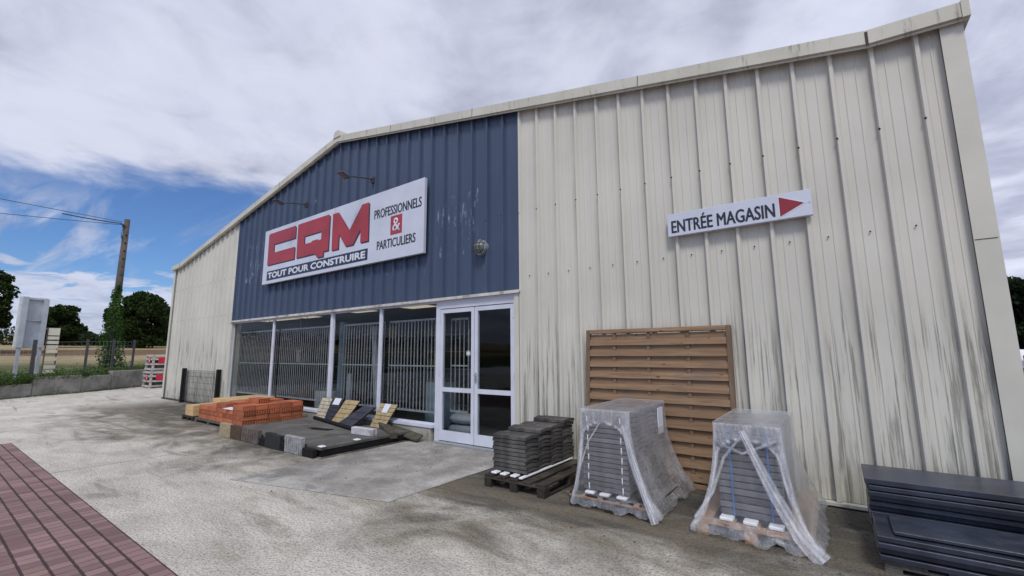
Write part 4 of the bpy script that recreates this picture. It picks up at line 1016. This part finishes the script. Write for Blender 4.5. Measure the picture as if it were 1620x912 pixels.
# leaning samples
def sample(xb0,xb1,yb,zb,xt0,xt1,yt,zt,mat,label,rows=6,cols=1,paper=None):
    o=thing('stone_sample_board',((xb0+xb1)/2,yb,zb),label,'sample board','stone sample boards leaning on the sill wall')
    A,B_,D,E_=Vector((xb0,yb,zb)),Vector((xb1,yb,zb)),Vector((xt1,yt,zt)),Vector((xt0,yt,zt)); nrm=(B_-A).cross(E_-A).normalized()
    if nrm.y>0: nrm=-nrm
    def P_(u,v,d_): return A.lerp(B_,u).lerp(E_.lerp(D,u),v)+nrm*d_
    def slabq(b,u0,u1,v0,v1,d0,d1):
        vs=[P_(u0,v0,d0),P_(u1,v0,d0),P_(u1,v1,d0),P_(u0,v1,d0),P_(u0,v0,d1),P_(u1,v0,d1),P_(u1,v1,d1),P_(u0,v1,d1)]
        b.add(vs,[(0,3,2,1),(4,5,6,7),(0,1,5,4),(1,2,6,5),(2,3,7,6),(3,0,4,7)])
    b=MB(); slabq(b,0,1,0,1,-.012,.0); b.build('backing_board',BLACK,o)
    b=MB(); random.seed(int(abs(xb0*100)))
    for r_ in range(rows):
        v0=r_/rows; v1=(r_+1)/rows-.018; us_=[0]+sorted([random.uniform(.25,.75)]) +[1] if cols>1 else [0,1]
        for i in range(len(us_)-1): 
            jag=random.uniform(-.02,.02); slabq(b,us_[i]+.006+(jag if i==0 else 0)*.5,us_[i+1]-.006+(jag if i==len(us_)-2 else 0)*.6,v0,v1,.0005,.014+random.uniform(-.004,.006))
    b.build('stone_facing',mat,o)
    if paper:
        b=MB(); slabq(b,paper[0],paper[1],paper[2],paper[3],.021,.023); b.build('paper_sheet',PAPER,o)
sample(-5.13,-4.79,-.155,.142,-5.08,-4.71,-.035,.565,STONEC,'cream split-stone sample board at the left of the leaning row',6,2)
sample(-4.76,-4.45,-.17,.142,-4.61,-4.31,-.035,.565,STONED,'charcoal sample board with white paper, second from left',5,1,(.05,.8,.72,1.02))
sample(-4.46,-4.06,-.19,.142,-4.23,-3.76,-.035,.565,STONEY,'yellow stone sample board leaning between two charcoal ones',5)
sample(-4.04,-3.52,-.36,.142,-3.64,-3.27,-.04,.475,STONED,'charcoal tile board lying flattest in the leaning row',3,2)
sample(-3.26,-2.86,-.16,.142,-3.12,-2.64,-.035,.565,STONEY,'yellow stone sample board with paper nearest the doors',6,2,(.30,.65,.62,.98))
# loose timbers right of the platform
b=MB(); m_=Matrix.Translation((-2.72,-.22,.16))@Matrix.Rotation(R(-24),4,'Z')@Matrix.Rotation(R(6),4,'Y'); b.box(-.36,.46,-.07,.07,-.05,.05,m_); tag(b.build('dark_timber',[MOSS],org=(-2.7,-.2,.1),bevel=.006),'short dark mossy beam end lying by the sill wall','timber')
b=MB(); m_=Matrix.Translation((-2.35,-.10,.10))@Matrix.Rotation(R(-6),4,'Z')@Matrix.Rotation(R(5),4,'Y')@Matrix.Rotation(R(30),4,'X'); b.box(-.5,.4,-.08,.08,-.018,.018,m_); tag(b.build('mossy_plank',MOSS,org=(-2.35,-.1,.1),bevel=.004),'mossy greenish plank resting against the sill wall left of the doors','plank')

# ------------------------------------------------------------------ mesh fence sample leaning on the left wall
o=thing('mesh_fence_sample',(-11.6,-.12,0),'short wire mesh fence sample with two black posts by the left wall','fence sample')
for X_ in (-12.93,-10.33): b=MB(); b.box(X_-.05,X_+.05,-.13,-.03,.0,1.06); b.build('post',BLACK,o)
b=MB()
for i in range(27): X_=-12.87+2.48*i/26; b.box(X_-.0035,X_+.0035,-.083,-.077,.08,1.0)
for i in range(6): Z_=.1+.18*i; b.box(-12.88,-10.38,-.0765,-.0705,Z_-.004,Z_+.004)
b.box(-12.88,-10.38,-.0765,-.0705,.93,.938); b.build('mesh',DARKMET,o)

# ------------------------------------------------------------------ low wall, fence, sign, pole, crates on the left
lw=thing('low_wall',(-21,-1,0),'low weathered concrete block wall along the left edge of the yard','wall')
segs=list(zip(WALLP,WALLP[1:]))
for i,((xa,ya),(xb,yb)) in enumerate(segs):
    n_=max(1,int(math.hypot(xb-xa,yb-ya)/1.5))
    for k in range(n_):
        u0,u1=k/n_,(k+1)/n_; A=Vector((xa+(xb-xa)*u0,ya+(yb-ya)*u0,0)); B_=Vector((xa+(xb-xa)*u1,ya+(yb-ya)*u1,0)); d_=(B_-A).normalized(); nn=Vector((-d_.y,d_.x,0))
        h_=.47 if A.y<-2.75 else .68+.06*math.sin(i*3+k*2)
        if A.y>-.5: h_=.80
        B2=B_-d_*.015; m4=MB(); th=.2
        vs=[A,B2,B2+nn*th,A+nn*th]; vs=[tuple(q) for q in vs]+[(q.x,q.y,h_+random.uniform(-.01,.01)) for q in (A,B2,B2+nn*th,A+nn*th)]
        m4.add(vs,[(0,3,2,1),(4,5,6,7),(0,1,5,4),(1,2,6,5),(2,3,7,6),(3,0,4,7)]); m4.build('block',OLDCON,lw,bevel=.02)
fe=thing('wire_fence',(-21,-1,.6),'thin wire fence on dark grey posts above the low wall','fence')
FP=[(-20.33,-2.52,.50,2.08),(-21.0,-.95,.66,2.13),(-22.05,.10,.80,2.17),(-22.95,1.02,.76,2.20),(-18.9,-4.0,.45,2.05),(-17.4,-6.6,.45,2.0)]
for i,(X_,Y_,z0_,z1_) in enumerate(FP):
    b=MB(); r_=.055 if i==0 else .04; b.box(X_-r_-.12,X_+r_-.12,Y_-r_,Y_+r_,z0_-.1,z1_); b.build('post',DARKMET,fe)
order=[5,4,0,1,2,3]
b=MB()
for a,c_ in zip(order,order[1:]):
    p0,p1=FP[a],FP[c_]
    for k in range(7):
        f_=.1+.14*k; b.tube([(p0[0]-.1,p0[1],p0[2]+(p0[3]-p0[2])*f_),(p1[0]-.1,p1[1],p1[2]+(p1[3]-p1[2])*f_)],.0025,4)
    nv=int(math.hypot(p1[0]-p0[0],p1[1]-p0[1])/.2)
    for k in range(1,nv):
        u=k/nv; X_=p0[0]+(p1[0]-p0[0])*u-.1; Y_=p0[1]+(p1[1]-p0[1])*u; za=p0[2]+(p1[2]-p0[2])*u; b.tube([(X_,Y_,za),(X_,Y_,za+1.35)],.002,4)
b.build('wire_mesh',GALV,fe)
# back of the large road-side sign
o=thing('roadside_sign',(-22,-2.5,.4),'tall grey roadside sign seen from behind, left of the white slatted sign','sign')
SB=simple('sign back grey metal',(.40,.43,.47),.5,.12,2)
rz=Matrix.Translation((-22,-2.47,0))@Matrix.Rotation(R(6),4,'Z')
b=MB(); b.box(-.03,.0,-.40,.34,1.80,3.78,rz); b.build('panel',SB,o)
b=MB(); b.box(-.06,-.031,-.46,.34,1.78,3.80,rz); b.build('front_face',simple('sign white face',(.7,.7,.68),.5),o)
b=MB(); b.box(.0,.16,.20,.34,1.80,3.74,rz); b.box(.0,.16,-.40,-.24,1.80,3.8,rz); b.build('side_channel',SB,o)
b=MB(); b.box(.001,.06,-.22,.18,2.86,2.90,rz); b.box(.001,.06,-.22,.18,3.70,3.74,rz); b.box(.001,.06,-.22,.18,1.8,1.84,rz); b.build('cross_rail',SB,o)
for Y_ in (-.36,.22): b=MB(); b.box(.02,.12,Y_,Y_+.10,.35,1.80,rz); b.build('leg',SB,o)
o=thing('slatted_sign',(-22,-1.88,.5),'narrow white slatted direction sign right of the grey sign','sign')
SWH=simple('cream slat paint',(.62,.59,.48),.6,.08,3)
rz=Matrix.Translation((-22,-1.87,0))
for Y_ in (-.19,.15): b=MB(); b.box(-.03,.03,Y_,Y_+.035,.55,2.62,rz); b.build('leg',WOODFZ if Y_<0 else DARKMET,o)
for z0_,z1_ in ((2.30,2.60),(2.13,2.26),(1.95,2.08),(1.77,1.90),(1.59,1.72),(1.28,1.42),(.96,1.10),(.78,.92)):
    b=MB(); b.box(.031,.05,-.15,.185,z0_,z1_,rz); b.build('slat',SWH,o)
# utility pole with ivy and wires
po=thing('utility_pole',(-25.5,.68,.3),'tall weathered pole with climbing notches, wrapped in ivy below','utility pole')
b=MB(); b.tube([(-25.5,.68,.2),(-25.5,.70,4.),(-25.5,.72,8.5)],[.19,.16,.12],12); b.build('shaft',POLEM,po,smooth=True)
for k in range(12): b=MB(); b.box(-25.39,-25.355,.68,.75,3.0+.42*k,3.05+.42*k); b.build('notch',BLACK,po)
b=MB(); b.box(-25.4,-25.34,.45,.62,8.15,8.19); b.tube([(-25.4,.55,8.17),(-25.4,.55,8.02)],.03,6); b.tube([(-25.4,.55,7.6),(-25.4,.55,7.45)],.025,6); b.tube([(-25.4,.6,8.15),(-25.4,.52,7.7),(-25.4,.6,7.3)],.012,5); b.build('insulator_bracket',DARKMET,po)
def wire(a,c_,sag,label,r_=.014):
    pts=[]
    for i in range(25):
        u=i/24; p_=Vector(a).lerp(Vector(c_),u); p_.z-=sag*4*u*(1-u); pts.append(p_)
    b=MB(); b.tube(pts,r_,5); tag(b.build('overhead_wire',DARKMET,org=a),label,'wire','overhead wires at the pole')
wire((-25.4,.5,8.30),(-23.5,-44,9.4),.25,'upper overhead wire running left from the pole top'); wire((-25.4,.5,8.15),(-31,-44,8.2),1.0,'lower overhead wire running left from the pole top')
wire((-25.4,.5,8.22),(-25.3,-1.7,8.17),.03,'short thick cable end at the pole top',.028)

# ------------------------------------------------------------------ leaves helper
def leafcloud(b,center,rad,n,size,rng,flat=.0,mi=None,shell=.55):
    cx,cy,cz=center; rx,ry,rz_=rad
    for _ in range(n):
        while True:
            p=Vector((rng.uniform(-1,1),rng.uniform(-1,1),rng.uniform(-1,1)))
            if p.length<=1: break
        L_=p.length
        if L_>1e-3: p=p/L_*(shell+(1-shell)*L_) if rng.random()<.7 else p
        q=Vector((cx+p.x*rx,cy+p.y*ry,cz+p.z*rz_)); s_=size*rng.uniform(.6,1.3)
        a=Vector((rng.gauss(0,1),rng.gauss(0,1),rng.gauss(0,1))).normalized(); c_=a.cross(Vector((rng.gauss(0,1),rng.gauss(0,1),rng.gauss(0,1)))).normalized()
        b.add([q-a*s_,q+c_*s_*.6,q+a*s_,q-c_*s_*.6],[(0,1,2,3)])
rng=random.Random(5)
b=MB()
for k in range(46):
    z_=.35+4.5*(k/46.)**1.15; w_=.78*(1-(z_/5.2))**1.1+.12; leafcloud(b,(-25.5+rng.uniform(-.15,.3),.69+rng.uniform(-.3,.3)*w_-.05*z_*.2,z_),(w_*.8,w_*.75,.34),90,.055,rng)
tag(b.build('ivy',IVY,org=(-25.5,.68,.3)),'green ivy wrapped around the lower half of the utility pole','ivy')
b=MB()
for k in range(1100):      # weeds along the wall top
    y_=rng.uniform(-7,3.5); X_=wallx(y_)-.25-rng.random()**2*5.5; h_=rng.uniform(.10,.34) if rng.random()<.85 else rng.uniform(.3,.6)
    leafcloud(b,(X_,y_,tz(X_,y_)+h_*.4+.08),(.22,.22,h_*.6),34,.035,rng)
for k in range(150):
    y_=rng.uniform(-7,-.9); X_=wallx(y_)-.12+rng.uniform(-.1,.1); z_=.50 if y_<-2.75 else .66; leafcloud(b,(X_,y_,z_+.02),(.16,.18,.12),34,.03,rng)
tag(b.build('weeds',GRASS,org=(-21,-1,.5)),'rough green weeds growing behind the low wall','weeds',kind='stuff')
b=MB()
for k in range(140):
    y_=rng.uniform(-6,2); X_=wallx(y_)+rng.uniform(.02,.25); leafcloud(b,(X_,y_,.02),(.13,.2,.05),16,.02,rng)
tag(b.build('gutter_weeds',GRASS,org=(-21,-1,0)),'sparse weeds along the foot of the low wall','weeds',kind='stuff')

def tree(loc,h,w,label,rng,mat,trunkh=.3,lobes=14,leafs=420,size=.28,group='oaks beyond the field',name='oak_tree',bias=0):
    x,y,z=loc; o=thing(name,loc,label,'tree',group)
    tb=MB(); tb.tube([(x,y,z-.3),(x+.1,y,z+h*.25),(x,y+.15,z+h*.6),(x,y,z+h*.85)],[h*.04,h*.03,h*.018,h*.006],8)
    cb=MB()
    for k in range(lobes):
        a=2*math.pi*k*.618+rng.uniform(-.3,.3); zf=trunkh+(1-trunkh)*((k+.5)/lobes)**.9; env=math.sin(math.pi*min(1,(zf-trunkh)/(1-trunkh)*.82+.13))**.7
        rr=w*.5*env*rng.uniform(.45,.95); cx_,cy_,cz_=x+math.cos(a)*rr+bias*w*.1,y+math.sin(a)*rr,z+h*zf*.93
        R_=w*.145*rng.uniform(.75,1.3)
        tb.tube([(x,y,z+h*.2+h*.35*(zf-.2)),((x+cx_)/2,(y+cy_)/2,(z+h*.35*zf+cz_)/2+.3),(cx_,cy_,cz_)],[h*.014,h*.009,h*.003],5)
        leafcloud(cb,(cx_,cy_,cz_),(R_*1.15,R_*1.15,R_*.8),leafs,size,rng,shell=.35)
        for q in range(3):
            a2=rng.uniform(0,6.28); leafcloud(cb,(cx_+math.cos(a2)*R_*1.1,cy_+math.sin(a2)*R_*1.1,cz_+rng.uniform(-.7,.8)*R_),(R_*.5,R_*.5,R_*.35),leafs//5,size*.9,rng,shell=.3)
    tb.build('trunk',BARK,o,smooth=True); cb.build('crown',mat,o); return o
# real positions: the tree line stands about 80 m west
tree((-80,15.2,2.6),8.0,8.6,'broad round dark oak just left of the store building',rng,LEAF,.10,22,420,.26)
tree((-80,6.2,2.6),5.4,5.2,'smaller dark oak between the grey sign and the pole',rng,LEAF,.10,16,360,.24)
tree((-62,-2.9,2.0),8.2,8.0,'tall oak with drooping branches at the left edge of the photo',rng,LEAF,.30,18,380,.24)
b=MB()
tree((-95,10.2,3.0),2.9,5.0,'low distant bushy tree left of the pole',rng,LEAF2,.0,12,200,.28,name='bushy_tree')
tree((-95,20.5,3.0),3.2,6.0,'low distant bushy tree beside the building corner',rng,LEAF2,.0,12,200,.28,name='bushy_tree')
b=MB()
for k in range(60):
    y_=-30+58*k/60.; leafcloud(b,(-90+rng.uniform(-1,1),y_,3.4+rng.uniform(0,.5)),(2.,2.2,1.1+(1.2 if y_<4 else 0)),230,.24,rng,shell=.3)
for k in range(60):
    y_=-95+65*k/60.; leafcloud(b,(-90+rng.uniform(-1,1),y_,4.),(2.,3.,2.3),90,.3,rng,shell=.3)
tag(b.build('hedgerow',LEAF2,org=(-90,0,3)),'dark hedgerow along the far edge of the field','hedge',kind='stuff')
# right-hand side behind the building
tree((15.2,42,0),6.6,7.,'dark tree behind the parked car at the right edge',rng,CONIF,.05,18,420,.2,name='dark_tree',group='trees at the right edge')
tree((19.5,44,0),6.0,7.,'dark tree farthest to the right behind the car park',rng,CONIF,.05,16,320,.2,name='dark_tree',group='trees at the right edge')
tree((11.2,33,0),6.8,1.4,'thin conifer tip showing beside the building corner',rng,CONIF,.3,10,120,.12,name='conifer_tree',group='trees at the right edge')

# crates at the far corner
CRW=simple('white crate plastic',(.50,.48,.44),.6,.12,5,dirt=(.25,.23,.2))
def crate(x,y,z,label):
    o=thing('goods_crate',(x,y,z),label,'crate','white crates beyond the building corner'); s_=.5
    for dx in (-s_,s_-.08):
        for dy in (-s_,s_-.08):
            b=MB(); b.box(x+dx,x+dx+.08,y+dy,y+dy+.08,z,z+.74); b.build('corner_post',CRW,o)
    for zz_ in (.05,.27,.49,.66):
        b=MB(); b.box(x-s_+.002,x+s_-.002,y-s_-.02,y-s_,z+zz_,z+zz_+.08); b.box(x+s_,x+s_+.02,y-s_+.002,y+s_-.002,z+zz_,z+zz_+.08); b.box(x-s_,x+s_,y+s_,y+s_+.02,z+zz_,z+zz_+.08); b.build('slat',CRW,o)
    b=MB(); b.box(x-s_+.09,x+s_-.09,y-s_+.09,y+s_-.09,z+.06,z+.6); b.build('load',DARKMET,o)
    b=MB(); b.box(x+.02,x+.26,y-s_-.035,y-s_-.022,z+.34,z+.62); lb=b.build('red_label',simple('label red',(.55,.02,.05),.5),o)
    text_mesh('S',x+.07,x+.21,z+.39,z+.57,y-s_-.04,.003,LETW,'lettering',o,.05)
    b=MB(); b.box(x+.021+s_,x+.034+s_,y-.3,y-.05,z+.34,z+.62); b.build('red_label',simple('label red',(.55,.02,.05),.5),o)
crate(-21.75,1.78,0,'lower white slatted crate with red label by the low wall'); crate(-21.72,1.80,.76,'upper white slatted crate with red label, stacked on the other')

# parked car at right edge, seen past the corner
def car(x,y,label):
    o=thing('parked_car',(x,y,0),label,'car'); m_=simple('white car paint',(.75,.76,.78),.25,.03,3)
    prof=[(-2.1,.35),(2.1,.35),(2.15,.75),(1.35,.95),(.65,1.42),(-1.5,1.46),(-2.05,1.0),(-2.12,.6)]
    # length along Y (rear towards -Y), width along X
    b=MB(); n_=len(prof); W_=.85
    vs=[]
    for sx in (-1,-.92,.92,1):
        for (l_,z_) in prof:
            wz=W_*(1 if z_<1.0 else .82); k_=1. if abs(sx)<1 else 1
            vs.append((x+sx*wz,y+l_*(1 if abs(sx)<1 else .98),z_*(1 if abs(sx)<1 else .985)))
    fs=[]
    for r_ in range(3):
        for i in range(n_): fs.append((r_*n_+i,(r_+1)*n_+i,(r_+1)*n_+(i+1)%n_,r_*n_+(i+1)%n_))
    fs+=[tuple(range(n_)),tuple(range(4*n_-1,3*n_-1,-1))]; b.add(vs,fs); b.build('body',m_,o,bevel=.03)
    b=MB(); b.box(x-.66,x+.66,y-2.06,y-1.93,1.02,1.30,Matrix.Identity(4)); b.build('rear_window',GOODS[6],o)
    b=MB(); b.box(x-.705,x-.695,y-1.3,y+.5,1.0,1.32); b.box(x+.695,x+.705,y-1.3,y+.5,1.0,1.32); b.build('side_window',GOODS[6],o)
    for sx in (-.74,.6):
        b=MB(); b.box(x+sx,x+sx+.14,y-2.14,y-2.06,.82,.98); b.build('tail_light',SIGNR,o)
    b=MB(); b.box(x-.86,x+.86,y-2.16,y-2.04,.40,.62); b.build('bumper',GOODS[1],o)
    for sx in (-.8,.8):
        for sy in (-1.3,1.35):
            b=MB(); b.tube([(x+sx-.1,y+sy,.31),(x+sx+.1,y+sy,.31)],.31,18); w_=b.build('wheel',BLACK,o); b=MB(); b.tube([(x+sx-.105,y+sy,.31),(x+sx+.105,y+sy,.31)],.19,14); b.build('rim',GALV,w_,org=w_['_o'])
car(8.55,14.4,'white car parked beyond the right corner of the building')

for o in bpy.data.objects:
    if '_o' in o: del o['_o']
